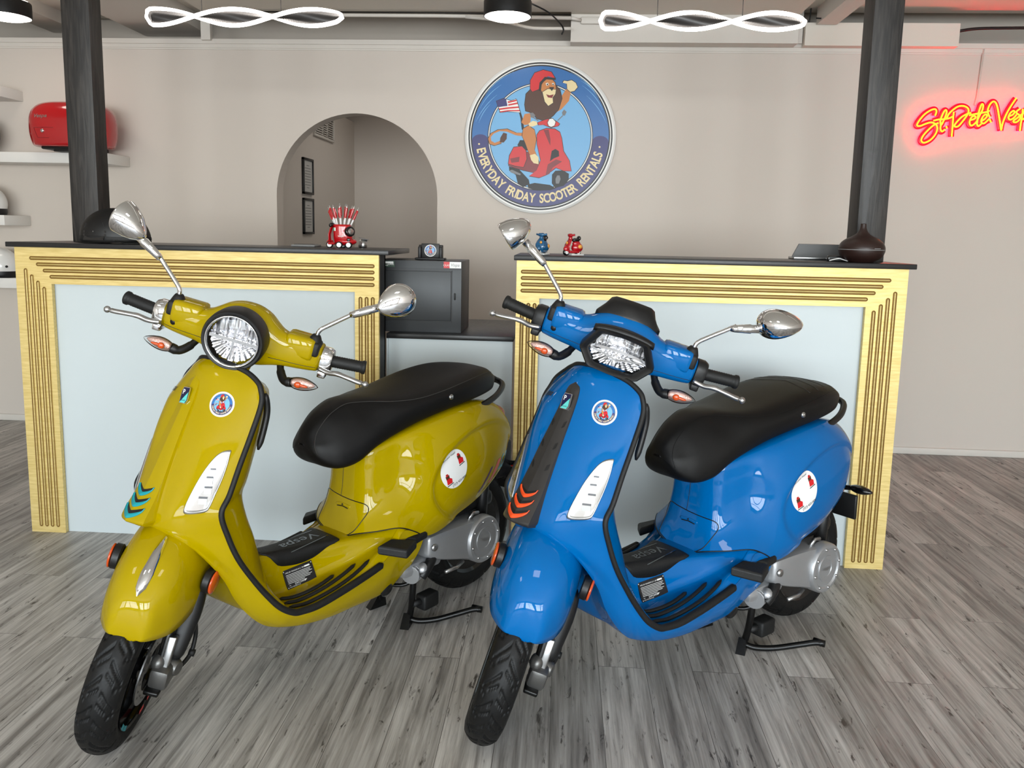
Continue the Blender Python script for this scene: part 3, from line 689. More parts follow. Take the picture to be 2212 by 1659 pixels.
def make_scooter(name, loc, yaw, steer, paint, label, sprint):
    root=empty(name,loc,yaw,label=label,cat='scooter',group='scooters parked in front of the counters')
    S=steer_fn(steer)
    B=lambda mb,n,m,parent=root,**k: mb.build(n,m,parent,**k)
    both=(1,-1)
    # ---- leg shield and side panels
    mir=[i<=7 for i in range(len(SHIELD))]
    g=surf(SHIELD,34,150,mir)
    def right_half(p):
        k=min(1,abs(p[1])/.10); k=k*k*(3-2*k); z=p[2]; w_=max(0,min(1,(1.0-z)/.08))*max(0,min(1,(z-.52)/.10))
        return (p[0]+.028*k*w_,-p[1]*(1+.07*k*w_),z)
    mb=MB(); mb.grid(g); mb.grid([[right_half(p) for p in r] for r in g],flip=True)
    well=[]
    WC=[(1.218,.600),(1.06,.555),(1.03,.46),(1.0,.375),(.965,.30),(.93,.25),(.89,.222),(.84,.205),(.74,.19),(.635,.182),(.571,.178),(.52,.176),(.475,.176),(.44,.196)]
    for (cx,cz),row in zip(WC,SHIELD[7:]):
        a=row[0]; well.append([(cx,0,cz),(cx+(a[0]-cx)*.45,a[1]*.5,cz+(a[2]-cz)*.3),a])
    w=surf(well,10,60)
    shield_bvh=mb.bvh()
    mb.grid(w); mb.grid(mirror_rows(w),flip=True)
    body=B(mb,'leg_shield',paint,merge=True,angle=50)
    full_bvh=mb.bvh()
    # ---- inner shield (rider side)
    rows=[]
    for i,e in enumerate(EDGE[:16]):
        x,y,z=e
        k=min(1,max(0,(z-.93)/.09)); dx=lerp1(i,[0,4,6,8,10,12,13,15],[.05,.075,.10,.125,.14,.13,.10,.045])
        rows.append([(x,y,z),(x-.020,max(0,y-.010),z-.010*k),(x-dx*.62,max(0,y*.78-.015),z-.025*k),(x-dx*.95,y*.42,z-.033*k),(x-dx,0,z-.035*k)])
    g=surf(rows,20,70); mb=MB(); mb.grid(g); mb.grid(mirror_rows(g),flip=True)
    B(mb,'inner_shield',paint,merge=True)
    mb=MB()
    for sy in both:
        P=[(.968,sy*.171,.950),(.962,sy*.167,.90),(.972,sy*.164,.85),(.990,sy*.162,.795)]
        mb=MB(); mb.tube(crs(P,16),[.004,.008]+[.009]*12+[.007,.003],8); B(mb,'glove_box_edge',M['black_plastic'])
    mb=MB()
    B(mb,'glove_box_edge',M['black_plastic'])
    # ---- edge piping
    mb=MB(); L=crs(EDGE,120); full=[right_half(p) for p in L[::-1]][:-1]+L
    off=[]
    for p in full: off.append((p[0]-.001,p[1]*1.012,p[2]-.0005))
    n=len(off); rr=[.0075+.0045*min(1,max(0,(abs(i-n/2)-n*.30)/(n*.15))) for i in range(n)]
    rr[0]=rr[-1]=.004
    mb.tube(off,rr,10); B(mb,'edge_piping',M['rubber'])
    # ---- floorboard
    FX=[.962,.92,.88,.84,.74,.64,.57,.52,.478,.44,.392]
    rows=[]
    for x in FX:
        ey=lerp1(x,[.39,.475,.52,.571,.633,.737,.832,.887,.962],[.206,.203,.199,.198,.202,.207,.209,.207,.204])
        ez=lerp1(x,[.39,.475,.52,.571,.633,.737,.832,.887,.918,.962],[.382,.425,.375,.341,.330,.315,.304,.306,.313,.345])
        hb=lerp1(x,[.48,.55,.64,.74,.84,.92],[.17,.14,.105,.075,.060,.058]); ht=hb-.024 if x>.6 else hb-.03
        hz=lerp1(x,[.39,.48,.55,.64,.74,.84,.96],[.43,.43,.417,.410,.411,.418,.435]); fz=ez-.003 if x>.6 else ez+.012
        fz+= .012*max(0,min(1,(.78-x)/.1)) if x>.56 else 0
        rows.append([(x,0,hz),(x,ht*.6,hz-.001),(x,ht,hz-.008),(x,(ht+hb)/2,(hz+fz)/2),(x,hb,fz+.004),(x,hb+(ey-hb)*.35,fz),(x,ey-.02,fz+.001),(x,ey,ez)])
    g=surf(rows,40,60); mb=MB(); mb.grid(g); mb.grid(mirror_rows(g),flip=True)
    fb=mb.bvh(); B(mb,'floorboard',paint,merge=True)
    drop=lambda x,y,l=.003:((x,y,(fb.ray_cast(Vector((x,y,.6)),Vector((0,0,-1)))[0] or Vector((x,y,.32))).z+l))
    for sy in both:
        for (a,b) in (((.890,.100),(.705,.124)),((.897,.136),(.632,.140)),((.905,.170),(.602,.172))):
            mb=MB(); pts=[]
            for k in range(22):
                t=k/21; x=a[0]+(b[0]-a[0])*t; y=a[1]+(b[1]-a[1])*t+.016*sin(pi*t)
                pts.append(drop(x,sy*y,.004))
            mb.tube(pts,[.002]+[.0070]*20+[.002],8,up=(0,0,1),flat=.7); B(mb,'floor_strip',M['rubber'])
    # mat on the centre hump
    mb=MB(); rows=[]
    for k in range(26):
        x=.905-(.905-.640)*k/25; hw=lerp1(x,[.64,.66,.75,.85,.895,.905],[.074,.076,.060,.044,.032,.004])
        rows.append([drop(x,hw*j/6,.0065) for j in range(-6,7)])
    mb.grid(rows); mat_bvh=mb.bvh(); mt=B(mb,'floor_mat',M['rubber'],solid=.010)
    mb=MB(); d=Decal(mat_bvh,(.745,.004,.42),(0,0,1),up=(-.12,1,0),lift=.001)
    v,f=text2d('Vespa',.038,.25,.01); d.flat(mb,[(p[0]*1.15,p[1]-.018) for p in v],f,0)
    for q in (-.052,.052):
        d.poly(mb,[(-.09,q*.7-.002),(.08,q-.002),(.08,q+.002),(-.09,q*.7+.002)],0)
    B(mb,'mat_lettering',M['black_gloss'],mt)
    # data plate on the hump flank
    q=[Vector(p) for p in ((.840,.0445,.360),(.743,.0605,.370),(.736,.0785,.316),(.831,.0625,.303))]
    n=(q[2]-q[0]).cross(q[1]-q[0]); n=n if n.y>0 else -n; n.normalize()
    mb=MB(); b=[p-n*.012 for p in q]; t=[p+n*.003 for p in q]
    mb.add(b+t,[(0,1,2,3),(7,6,5,4),(0,1,5,4),(1,2,6,5),(2,3,7,6),(3,0,4,7)])
    pl=B(mb,'data_plate',M['decal_black'],smooth=False,label='black data plate with white print')
    ux=(q[1]-q[0]); uy=(q[0]-q[3]); o3=q[3]+n*.0036
    P2=lambda a,c: tuple(o3+ux*a+uy*c)
    mb=MB(); W_=ux.length; H_=uy.length
    def ptxt(s,a,c,h,sq=.9):
        v,f=text2d(s,h,0,.0,False,sq); mb.add([P2(a+p[0]/W_,c+p[1]/H_) for p in v],f)
    ptxt('MFD BY PIAGGIO & C. SPA',.08,.80,.0042); ptxt('ZAPCD0003',.26,.135,.0058); ptxt('VIN',.07,.15,.003); ptxt('TYPE: MOTORCYCLE',.07,.05,.003)
    for k in range(7):
        c=.70-.072*k; e=(.92,.88,.93,.80,.90,.93,.62)[k]
        mb.add([P2(.07,c),P2(e,c),P2(e,c+.022),P2(.07,c+.022)],[(0,1,2,3)])
    for (a0,a1,c0,c1) in ((.72,.90,.80,.88),(.60,.93,.13,.21)): mb.add([P2(a0,c0),P2(a1,c0),P2(a1,c1),P2(a0,c1)],[(0,1,2,3)])
    for a,c in ((.035,.07),(.965,.07),(.035,.93),(.965,.93)):
        mb.add([P2(a+.02*cos(k)*H_/W_,c+.03*sin(k)) for k in [2*pi*i/8 for i in range(8)]],[tuple(range(8))])
    B(mb,'plate_print',M['decal_white'],pl,smooth=False)
    # ---- rear body
    mid=[(.560,0),(.557,.05),(.540,.094),(.497,.116),(.445,.136),(.395,.172),(.335,.208),(.25,.230),(.15,.234),(.05,.225),(-.05,.2),(-.13,.16),(-.19,.105),(-.225,.05),(-.237,0)]
    bot=[(.606,0),(.602,.05),(.592,.098),(.552,.15),(.495,.193),(.445,.206),(.390,.2065),(.32,.2),(.23,.2),(.086,.197),(-.047,.183),(-.11,.160),(-.17,.112),(-.21,.05),(-.22,0)]
    top=[(.545,0),(.540,.05),(.522,.085),(.48,.105),(.43,.12),(.38,.14),(.32,.155),(.24,.163),(.15,.166),(.05,.152),(-.03,.128),(-.1,.098),(-.15,.06),(-.18,.03),(-.19,0)]
    zb=[.398,.405,.422,.432,.438,.418,.383,.374,.396,.434,.497,.535,.555,.565,.568]
    zt=[.69,.69,.69,.70,.715,.73,.745,.76,.772,.775,.765,.745,.715,.69,.68]
    rows=[]
    for i in range(15):
        fr=max(0,1-i/5.0)
        b,m,t=bot[i],mid[i],top[i]; z0,z1=zb[i],zt[i]; h=z1-z0
        mixp=lambda p,q,k:(p[0]+(q[0]-p[0])*k,p[1]+(q[1]-p[1])*k)
        l1=mixp(b,m,.62 if i<7 else .72); l3=mixp(m,t,.38)
        bulge=1.0 if i<4 else 1.012
        rows.append([(b[0],b[1],z0),(l1[0],l1[1]*bulge,z0+.2*h),(m[0],m[1],z0+.48*h),(l3[0],l3[1]*bulge,z0+.78*h),(t[0],t[1],z1),(t[0]*.9+.02,t[1]*.45,z1+.006)])
    g=surf(rows,90,220)
    def dent(p):
        dx,dz=(p[0]-.085),(p[2]-.545); a=radians(-8); u=dx*cos(a)+dz*sin(a); w_=-dx*sin(a)+dz*cos(a)
        r=sqrt((u/.258)**2+(w_/.158)**2); k=1/(1+math.exp((r-1)*42))
        return (p[0],p[1]-.014*k if p[1]>.1 else p[1],p[2])
    g=[[dent(p) for p in r] for r in g]
    mb=MB(); mb.grid(g); mb.grid(mirror_rows(g),flip=True)
    rb=mb.bvh(); rear=B(mb,'rear_body',paint,merge=True)
    # seams, compartment cover with its pull slot
    dF=Decal(rb,(.6,0,.47),(1,0,0),lift=0)
    mb=MB()
    def seam(pts,r=.0016,n=50):
        o=[]
        for y,z in [(p.x,p.y) for p in cr([(a,c,0) for a,c in pts],n)]:
            h=rb.ray_cast(Vector((1.0,y,z)),Vector((-1,0,0)))
            if h[0]: o.append(tuple(h[0]))
        if len(o)>2: mb.tube(o,r,6)
    seam([(-.098,.425),(-.102,.47),(-.094,.520),(-.05,.522),(0,.517),(.06,.513),(.094,.508),(.106,.49),(.100,.462),(.088,.43),(.068,.412)])
    seam([(.068,.412),(.03,.402),(-.03,.402),(-.098,.425)])
    seam([(-.01,.52),(-.008,.56),(-.006,.60),(-.005,.64)],.0010)
    B(mb,'compartment_seam',M['black_plastic'],rear)
    mb=MB(); o=[]
    for k in range(15):
        y=-.045+.075*k/14+.012; z=.492-.0006*abs(k-7)
        h=rb.ray_cast(Vector((1,y,z)),Vector((-1,0,0)))
        if h[0]: o.append((h[0].x-.002,h[0].y,h[0].z))
    mb.tube(o,[.003]+[.0075]*13+[.003],8,up=(1,0,0),flat=.45); sl=B(mb,'cover_pull',paint,rear)
    mb=MB(); mb.tube([(p[0]+.0032,p[1],p[2]-.005) for p in o[2:-2]],.0018,6); mb.sphere((o[7][0]+.004,o[7][1],o[7][2]+.001),.003,8,6)
    B(mb,'pull_shadow_gap',M['black_plastic'],rear)
    # seam between rear body and floor
    mb=MB()
    for sy in both:
        P=[(.606,0,.397),(.602,sy*.05,.404),(.593,sy*.099,.421),(.553,sy*.151,.431),(.495,sy*.194,.437),(.445,sy*.2075,.417),(.390,sy*.2085,.383)]
        mb.tube(crs(P,40),.0018,6)
    B(mb,'body_seam',M['black_plastic'],rear)
    # ---- side sticker without its code, with the printed words
    if 1:
        d=Decal(rb,(.251,.23,.586),(.1,1,.05),up=(.10,0,1),lift=.0012)
        mb=MB(); rot=radians(17); R2=lambda p:_rot(p[0],p[1],rot)
        d.disc(mb,.058,.068,0,0,n=48,rings=14,rot=radians(-24))
        def words(s,h,y,x=0):
            v,f=text2d(s,h,.1,.012); d.flat(mb,[R2((p[0]+x,p[1]+y)) for p in v],f,1,.0004)
        words('Rent your Vespa!',.0066,.046,-.002); words('(727) 433-0895',.0078,-.054,.002)
        for cx,cy in ((-.038,-.020),(.037,.018)):
            for pts,c in (([(-.012,-.016),(.010,-.018),(.014,-.004),(.006,.004),(-.008,.003)],2),([(-.009,.002),(.006,.002),(.008,.014),(0,.020),(-.008,.014)],3),([(-.006,.013),(.006,.013),(.004,.021),(-.004,.021)],2)):
                d.poly(mb,[R2((cx+p[0],cy+p[1])) for p in pts],c,.0004)
            d.flat(mb,[R2((cx+p[0],cy+p[1])) for p in ((-.014,-.022),(.014,-.022),(.014,-.019),(-.014,-.019))],[(0,1,2,3)],1,.0004)
        B(mb,'oval_side_sticker',[M['decal_white'],M['decal_black'],M['decal_red'],M['decal_brown']],rear,label='white oval sticker with printed words and phone number')
    # tail stripes
    if not sprint:
        d=Decal(rb,(.0,.22,.52),(0,1,0),up=(0,0,1),lift=.0012); mb=MB()
        c=d.c; q=lambda x,z:(c.x-x if d.r.x<0 else x-c.x, z-c.z)
        def side(pts,mi,l=0):
            v=[]
            for x,z in pts:
                h=rb.ray_cast(Vector((x,.5,z)),Vector((0,-1,0)))
                if h[0]: v.append((h[0].x,h[0].y+.0012+l,h[0].z))
            if len(v)==len(pts): mb.poly(v,mi)
        def strip(x0,z0,x1,z1,w0,mi,l=0):
            n=6
            for k in range(n):
                a,b_=k/n,(k+1)/n
                side([(x0+(x1-x0)*a,z0+(z1-z0)*a),(x0+(x1-x0)*b_,z0+(z1-z0)*b_),(x0+(x1-x0)*b_-w0,z0+(z1-z0)*b_),(x0+(x1-x0)*a-w0,z0+(z1-z0)*a)],mi,l)
        strip(.045,.545,.115,.462,.014,1); strip(-.008,.562,.05,.482,.028,0)
        strip(-.05,.57,.0,.485,.055,2)
        B(mb,'tail_stripes',[mat('stripe_coral',(214,88,58),.35),mat('stripe_purple',(70,30,90),.35),mat('stripe_aqua',(80,170,180),.35)],rear,label='purple, coral and aqua stripes')
        mb=MB(); v,f=text2d('Vespa',.030,.3,.01); o=[]
        for p in v:
            x=-.075-p[0]*.9; z=.528+p[1]+.25*p[0]
            h=rb.ray_cast(Vector((x,.5,z)),Vector((0,-1,0))); o.append((h[0].x,h[0].y+.003,h[0].z) if h[0] else (x,.15,z))
        mb.add(o,f); B(mb,'side_script',M['steel_dark'],rear)
    # tail lamp, plate bracket, rear indicators
    mb=MB(); mb.sphere((-.205,0,.672),(.040,.062,.040),24,14); B(mb,'tail_lamp',M['red_lens'],label='red tail lamp')
    mb=MB(); mb.box(-.30,-.20,-.035,.035,.40,.55,b=.01); mb.box(-.315,-.30,-.09,.09,.335,.43,b=.004)
    mb.tube(crs([(-.18,0,.50),(-.25,0,.44),(-.31,0,.38)],8),.02,8)
    hang=B(mb,'plate_bracket',M['black_plastic'])
    mb=MB(); mb.box(-.318,-.312,-.03,.03,.43,.455,b=.002); B(mb,'rear_reflector',M['red_lens'],hang)
    for sy in both:
        mb=MB(); mb.tube(crs([(-.29,sy*.03,.452),(-.30,sy*.07,.458)],6),.010,10)
        rows=[]
        for k in range(13):
            t=k/12; r=.020*sin(pi*min(1,t*.85+.12))**.7
            rows.append([(-.30+1.1*r*cos(2*pi*j/16),sy*(.065+.085*t),.459+.85*r*sin(2*pi*j/16)) for j in range(16)])
        mb.grid(rows,closed=True,cap0=True,cap1=True); B(mb,'rear_indicator',M['black_gloss'])
    # ---- seat
    st=[(.727,.722,.738,.012),(.724,.705,.754,.038),(.712,.682,.778,.062),(.686,.660,.804,.083),(.648,.646,.829,.104),(.59,.655,.852,.121),(.53,.690,.856,.132),(.45,.722,.854,.142),(.36,.750,.860,.154),
        (.26,.770,.876,.166),(.15,.785,.893,.171),(.05,.793,.902,.160),(-.04,.800,.896,.136),(-.09,.806,.880,.106),(-.122,.820,.862,.062),(-.130,.835,.850,.02)]
    rows=[]; seamL=[]
    for x,b_,t,w in st:
        h=t-b_; e=min(.045,h*.3)
        q=max(0,min(1,(x-.40)/.17)); q=q*q*(3-2*q)
        half=[(0,t),(.35*w,t-.002),(.68*w,t-.007),(.88*w,t-.020),(.985*w,t-e-.005),(w,t-h*.55),(.95*w,b_+h*.15),(.86*w,b_+.004),(.5*w,b_),(0,b_)]
        k1=min(.036,h*.24)
        rnd=[(0,t),(.22*w,t-.06*k1),(.42*w,t-.33*k1),(.62*w,t-k1),(.80*w,t-k1-h*.16),(.94*w,t-h*.54),(1.0*w,b_+h*.26),(.93*w,b_+.010),(.55*w,b_),(0,b_)]
        half=[(a[0]+(c[0]-a[0])*q,a[1]+(c[1]-a[1])*q) for a,c in zip(half,rnd)]
        ring=[(x,p[0],p[1]) for p in half]+[(x,-p[0],p[1]) for p in half[-2:0:-1]]
        rows.append(crs(ring,72,closed=True)); seamL.append((x,.945*w,t-.012-e*.55))
    cols=[cr([Vector(r[j]) for r in rows],90) for j in range(72)]
    g=[[tuple(cols[j][i]) for j in range(72)] for i in range(90)]
    mb=MB(); mb.grid(g,closed=True,cap0=True,cap1=True); sb=mb.bvh(); seat=B(mb,'seat',M['seat'])
    mb=MB()
    for sy in both:
        P=[(.700,.056,.700),(.708,.048,.735),(.702,.044,.770),(.672,.046,.805),(.635,.046,.828),(.585,.052,.846),(.52,.075,.847),(.45,.108,.838),(.36,.140,.838),(.26,.156,.850),(.15,.160,.868),(.05,.15,.880),(-.03,.13,.882),(-.085,.10,.872)]
        o=[]
        for p in cr(P,90):
            cpt=Vector((min(p.x,.58),0,min(p.z-.02,.80)))
            dv=(Vector((p.x,p.y,p.z))-cpt).normalized()
            h=sb.ray_cast(cpt+dv*.5,-dv)
            if h[0]: o.append((h[0].x+dv.x*.0004,(h[0].y+dv.y*.0004)*sy,h[0].z+dv.z*.0004))
        mb.tube(o,.0014 if not sprint else .0009,6)
    B(mb,'stitching',M['thread'] if not sprint else M['seat'],seat)
    mb=MB(); h=sb.ray_cast(Vector((.222,.5,.828)),Vector((0,-1,0)))[0]
    mb.lathe([(0,.004),(.008,.004),(.0095,.002),(.0095,-.006)],16,M=orient((0,1,.15),loc=h)); mb.box(-.001,.001,-.005,.005,.003,.0048,M=orient((0,1,.15),loc=h))
    B(mb,'seat_lock',M['alu'],seat)
    if sprint:
        mb=MB()
        for k in range(5):
            x=.10-.05*k; o=[]
            for j in range(13):
                y=-.13+.26*j/12; h=sb.ray_cast(Vector((x+.05*abs(y)/.13-.02,y,1.2)),Vector((0,0,-1)))
                if h[0]: o.append((h[0].x,h[0].y,h[0].z+.0003))
            mb.tube(o,.0012,6)
        B(mb,'quilting_seam',M['thread'],seat)
    # grab rail
    mb=MB(); P=[(.17,.150,.765),(.10,.152,.758),(.02,.145,.765),(-.08,.125,.782),(-.165,.085,.803),(-.195,.04,.812),(-.20,0,.814)]
    L=crs(P,30); mb.tube(L+[(p[0],-p[1],p[2]) for p in L[-2::-1]],.0115,12); mb.tube([(-.195,.05,.811),(-.13,.04,.845)],.009,8); mb.tube([(-.195,-.05,.811),(-.13,-.04,.845)],.009,8)
    B(mb,'grab_rail',M['black_plastic'])
    # passenger footrests
    for sy in both:
        mb=MB()
        def FR(pts,hh):
            mb.add([(p[0],sy*p[1],p[2]) for p in pts]+[(p[0],sy*p[1],p[2]-hh) for p in pts],[(0,1,2,3),(7,6,5,4),(0,4,5,1),(1,5,6,2),(2,6,7,3),(3,7,4,0)])
        FR([(.585,.190,.402),(.520,.185,.408),(.450,.235,.395),(.520,.262,.386)],.030)
        FR([(.475,.198,.398),(.44,.222,.392),(.375,.212,.394),(.385,.2,.402)],.022)
        o=B(mb,'passenger_footrest',M['rubber'],smooth=False); md=o.modifiers.new('b','BEVEL'); md.width=.007; md.segments=3
    # cap on the lower side panel
    for sy in both:
        mb=MB(); mb.lathe([(0,.006),(.020,.005),(.024,0),(.024,-.012)],20,M=orient((0,sy,-.35),loc=(.503,sy*.147,.213))); B(mb,'hinge_cap',M['black_plastic'])
    # ---- engine and transmission
    mb=MB(); rows=[]
    for x,zc,hz,yo in ((.345,.315,.030,.165),(.33,.315,.042,.185),(.26,.305,.058,.192),(.16,.288,.072,.192),(.09,.272,.080,.190),(.02,.262,.078,.186),(-.015,.26,.06,.175)):
        rows.append([(x,.05,zc-hz),(x,yo-.02,zc-hz),(x,yo-.004,zc-hz*.88),(x,yo,zc-hz*.6),(x,yo,zc+hz*.6),(x,yo-.004,zc+hz*.88),(x,yo-.02,zc+hz),(x,.05,zc+hz)])
    cols=[cr([Vector(r[j]) for r in rows],30) for j in range(8)]
    mb.grid([[tuple(cols[j][i]) for j in range(8)] for i in range(30)],closed=True,cap0=True,cap1=True)
    eng=B(mb,'transmission_case',M['cast'],angle=40)
    mb=MB(); Mc=orient((0,1,0),loc=(.063,.188,.271))
    mb.lathe([(0,.012),(.030,.012),(.031,.014),(.046,.0145),(.047,.0115),(.066,.0115),(.072,.016),(.083,.015),(.088,.008),(.089,-.02)],48,M=Mc)
    cov=B(mb,'clutch_cover',M['cast'],eng,angle=35)
    for k in range(8):
        a=2*pi*k/8+.2; mb=MB(); mb.lathe([(0,.006),(.0045,.005),(.005,0)],8,M=Mc@Matrix.Translation((.072*cos(a),.072*sin(a),.014))); B(mb,'cover_bolt',M['alu'],eng)
    mb=MB(); add_text(mb,'Vespa',.013,orient((0,1,0),up=(0,0,1),loc=(.063,.188+.0152,.266)),shear=.25); B(mb,'cover_script',M['alu'],eng)
    mb=MB(); mb.lathe([(0,.008),(.012,.008),(.013,0)],14,M=orient((0,1,0),loc=(.32,.186,.315))); B(mb,'case_bolt',M['alu'],eng)
    mb=MB(); mb.tube([(.15,.17,.205),(.20,.185,.203),(.26,.185,.205)],.007,8); B(mb,'case_rod',M['alu'],eng)
    mb=MB(); mb.tube([(.12,.165,.35),(.10,.17,.375),(.07,.17,.37)],.007,8); B(mb,'breather_pipe',M['alu'],eng)
    mb=MB(); mb.tube(crs([(.30,.16,.275),(.325,.175,.262),(.355,.18,.24),(.37,.175,.222)],14),[.018]*14,14); B(mb,'breather_hose',M['black_plastic'],eng)
    mb=MB()
    mb.box(.25,.44,.06,.165,.225,.275,b=.02)
    for k in range(6): mb.lathe([(0,0),(.033,0),(.034,.001),(.034,.006),(.033,.007),(0,.007)],20,M=orient((1,.4,-.1),loc=(.33+.013*k,.13+.004*k,.232)))
    mb.sphere((.36,.172,.245),.022,14,10)
    B(mb,'crankcase',M['cast'],angle=40)
    mb=MB(); mb.box(-.05,.30,-.10,.06,.22,.42,b=.03); mb.tube([(.02,.14,.30),(.0,.14,.52)],.022,12); mb.box(-.06,.2,.03,.14,.36,.42,b=.02); B(mb,'engine_block',M['black_plastic'])
    # exhaust on the right side
    mb=MB(); mb.tube(crs([(.33,-.10,.20),(.2,-.14,.2),(.05,-.16,.25),(-.22,-.165,.30)],24),[.02]*6+[.05]*16+[.045,.03],16); B(mb,'exhaust',M['black_plastic'])
    # ---- stand
    mb=MB()
    mb.tube(crs([(.345,.105,.225),(.338,.105,.19),(.338,.100,.12),(.330,.085,.06),(.326,.070,.016)],20),.012,12)
    mb.tube(crs([(.345,-.105,.225),(.335,-.108,.16),(.31,-.110,.07),(.300,-.112,.014)],16),.012,12)
    mb.tube([(.345,.11,.222),(.345,-.11,.222)],.014,12)
    stnd=B(mb,'centre_stand',M['steel_dark'])
    for x,y,a in ((.327,.068,.5),(.300,-.112,-.2)):
        mb=MB(); Mf=Matrix.Translation((x,y,0))@Matrix.Rotation(a,4,'Z')
        mb.add([tuple(Mf@Vector(p)) for p in ((-.02,-.016,.002),(.05,-.016,.0),(.05,.016,.0),(-.02,.016,.002),(-.02,-.010,.03),(.015,-.012,.045),(.015,.012,.045),(-.02,.010,.03))],[(0,3,2,1),(4,5,6,7),(0,1,5,4),(1,2,6,5),(2,3,7,6),(3,0,4,7)])
        B(mb,'stand_foot',M['steel_dark'],stnd,smooth=False)
    mb=MB(); mb.tube(crs([(.326,.075,.018),(.305,.105,.012),(.265,.15,.018),(.215,.205,.038),(.178,.243,.052),(.162,.262,.054)],24),[.010]*22+[.012,.011],12)
    mb.tube([(.172,.236,.055),(.158,.272,.054)],.012,10); B(mb,'stand_pedal',M['steel_dark'],stnd)
    mb=MB(); mb.box(.225,.300,.075,.125,.050,.105,b=.008); mb.tube([(.335,.1,.085),(.28,.1,.08)],.012,8); B(mb,'stand_stop',M['rubber'],stnd)
    mb=MB(); mb.tube(crs([(.40,.03,.20),(.36,.10,.205),(.33,.13,.21)],10),.011,8); mb.tube(crs([(.44,.05,.185),(.40,.11,.182),(.37,.14,.20)],10),.007,8); B(mb,'stand_bracket',M['steel_dark'])
    # ---- wheels
    def wheel(nm,c,R,wd,front):
        prof=[]; hw=wd/2
        for k in range(27):
            s=-1+2*k/26
            prof.append((R-.030*abs(s)**2.4-.030*max(0,abs(s)-.86)/.14, s*hw*(1-.10*max(0,abs(s)-.86)/.14), s))
        inner=R-.072
        n=288; mb=MB(); rows=[]
        def groove(th,s):
            g=0; a=abs(s); N=19
            ph=(th*N/(2*pi)+ .85*a**1.1 +(.5 if s>0 else 0))%1
            if .10<a<.80 and abs(ph-.5)<.085*(1.1-a*.5): g=1
            ph2=(th*N/(2*pi)+ .62*a**.9+.38+(.5 if s>0 else 0))%1
            if .05<a<.52 and abs(ph2-.5)<.05: g=1
            if .60<a<.98:
                ph3=(th*N/(2*pi)-.45*a+.2+(.5 if s>0 else 0))%1
                if abs(ph3-.5)<.05: g=1
            if a<.015 and ((th*N/(2*pi))%1)<.0: g=1
            return g
        # dense across the tread
        S=[-1+2*k/56 for k in range(57)]
        for i in range(n):
            th=2*pi*i/n; row=[]
            row.append((inner,-hw*.80)); row.append((inner+.018,-hw*.95))
            for s in S:
                r=R-.030*abs(s)**2.4-.012*max(0,abs(s)-.9)/.1-.0052*groove(th,s); row.append((r,s*hw))
            row.append((inner+.018,hw*.95)); row.append((inner,hw*.80))
            rows.append([(c[0]+r*cos(th),c[1]+y,c[2]+r*sin(th)) for r,y in row])
        rows.append(rows[0]); mb.grid(rows)
        if front: mb.xf(S_)
        return mb,inner
    S_=S
    WFX,WFY=1.248,-.014
    mb,inn=wheel('f',(WFX,WFY,.2295),.2295,.101,True)
    zmin=min(p[2] for p in mb.v); dz=-zmin+.0003
    FW=lambda mb: mb.xf(lambda p:(p[0],p[1],p[2]+dz))
    FW(mb); ty=B(mb,'front_tyre',M['tyre'],merge=True)
    HS=lambda p:(lambda q:(q[0],q[1],q[2]+dz))(S(p))
    Mw=orient((0,1,0),loc=(WFX,WFY,.2295))
    mb=MB(); mb.lathe([(.158,-.045),(.164,-.048),(.160,-.03),(.145,-.02),(.145,.02),(.160,.03),(.164,.048),(.158,.045)],48,M=Mw)
    for k in range(10):
        a=2*pi*k/10; mb.box(.03,.15,-.010,.010,-.012,.012,M=Mw@Matrix.Rotation(a,4,'Z'))
    mb.lathe([(0,-.03),(.035,-.03),(.04,-.015),(.04,.03),(.02,.045),(0,.045)],24,M=Mw)
    mb.xf(HS); rim=B(mb,'front_rim',M['black_gloss'],ty,angle=40)
    mb=MB(); mb.lathe([(.062,.050),(.100,.050),(.100,.054),(.062,.054),(.062,.050)],48,M=Mw)
    for k in range(24):
        a=2*pi*k/24; mb.lathe([(0,.0003),(.0035,.0003)],8,mi=1,M=Mw@Matrix.Translation(((.075+.012*(k%3)/2)*cos(a),(.075+.012*(k%3)/2)*sin(a),.0545)))
    mb.xf(HS); B(mb,'brake_disc',[M['alu'],M['black_plastic']],ty,angle=30)
    if not sprint:
        YT=mat('tape_yellow',(226,206,40),.4)
        for a,c in ((-2.55,0),(-2.35,0),(-1.55,1),(-1.25,1),(-.9,2),(.2,0),(1.0,1)):
            mb=MB(); mb.lathe([(.150,.0492),(.163,.0495)],6,M=Mw,arc=(a,a+.17)); mb.xf(HS); B(mb,'rim_tape',(M['teal'],M['decal_red'],YT)[c],ty,label=('teal','red','yellow')[c]+' rim tape')
    mb,inn=wheel('r',(-.04,0,.2365),.2365,.12,False); ty=B(mb,'rear_tyre',M['tyre'],merge=True)
    Mw2=orient((0,1,0),loc=(-.04,0,.2365)); mb=MB(); mb.lathe([(0,-.05),(.05,-.05),(.155,-.04),(.166,-.05),(.160,-.03),(.150,0),(.160,.03),(.166,.05),(.155,.04),(.05,.04),(0,.04)],48,M=Mw2)
    B(mb,'rear_rim',M['black_gloss'],ty,angle=40)
    # ---- front suspension (left side)
    mb=MB(); mb.tube(crs([(1.185,.085,.47),(1.205,.092,.42),(1.235,.092,.35),(1.262,.090,.285)],16),[.026,.03,.034,.034,.034,.034,.034,.034,.033,.032,.031,.030,.029,.028,.026,.02],14,flat=.7); mb.xf(HS); fk=B(mb,'fork_cover',M['black_plastic'])
    mb=MB(); mb.tube(crs([(1.22,.065,.44),(1.26,.068,.36),(1.29,.07,.28)],12),.014,12)
    mb.xf(HS); B(mb,'shock_absorber',M['steel_dark'],fk)
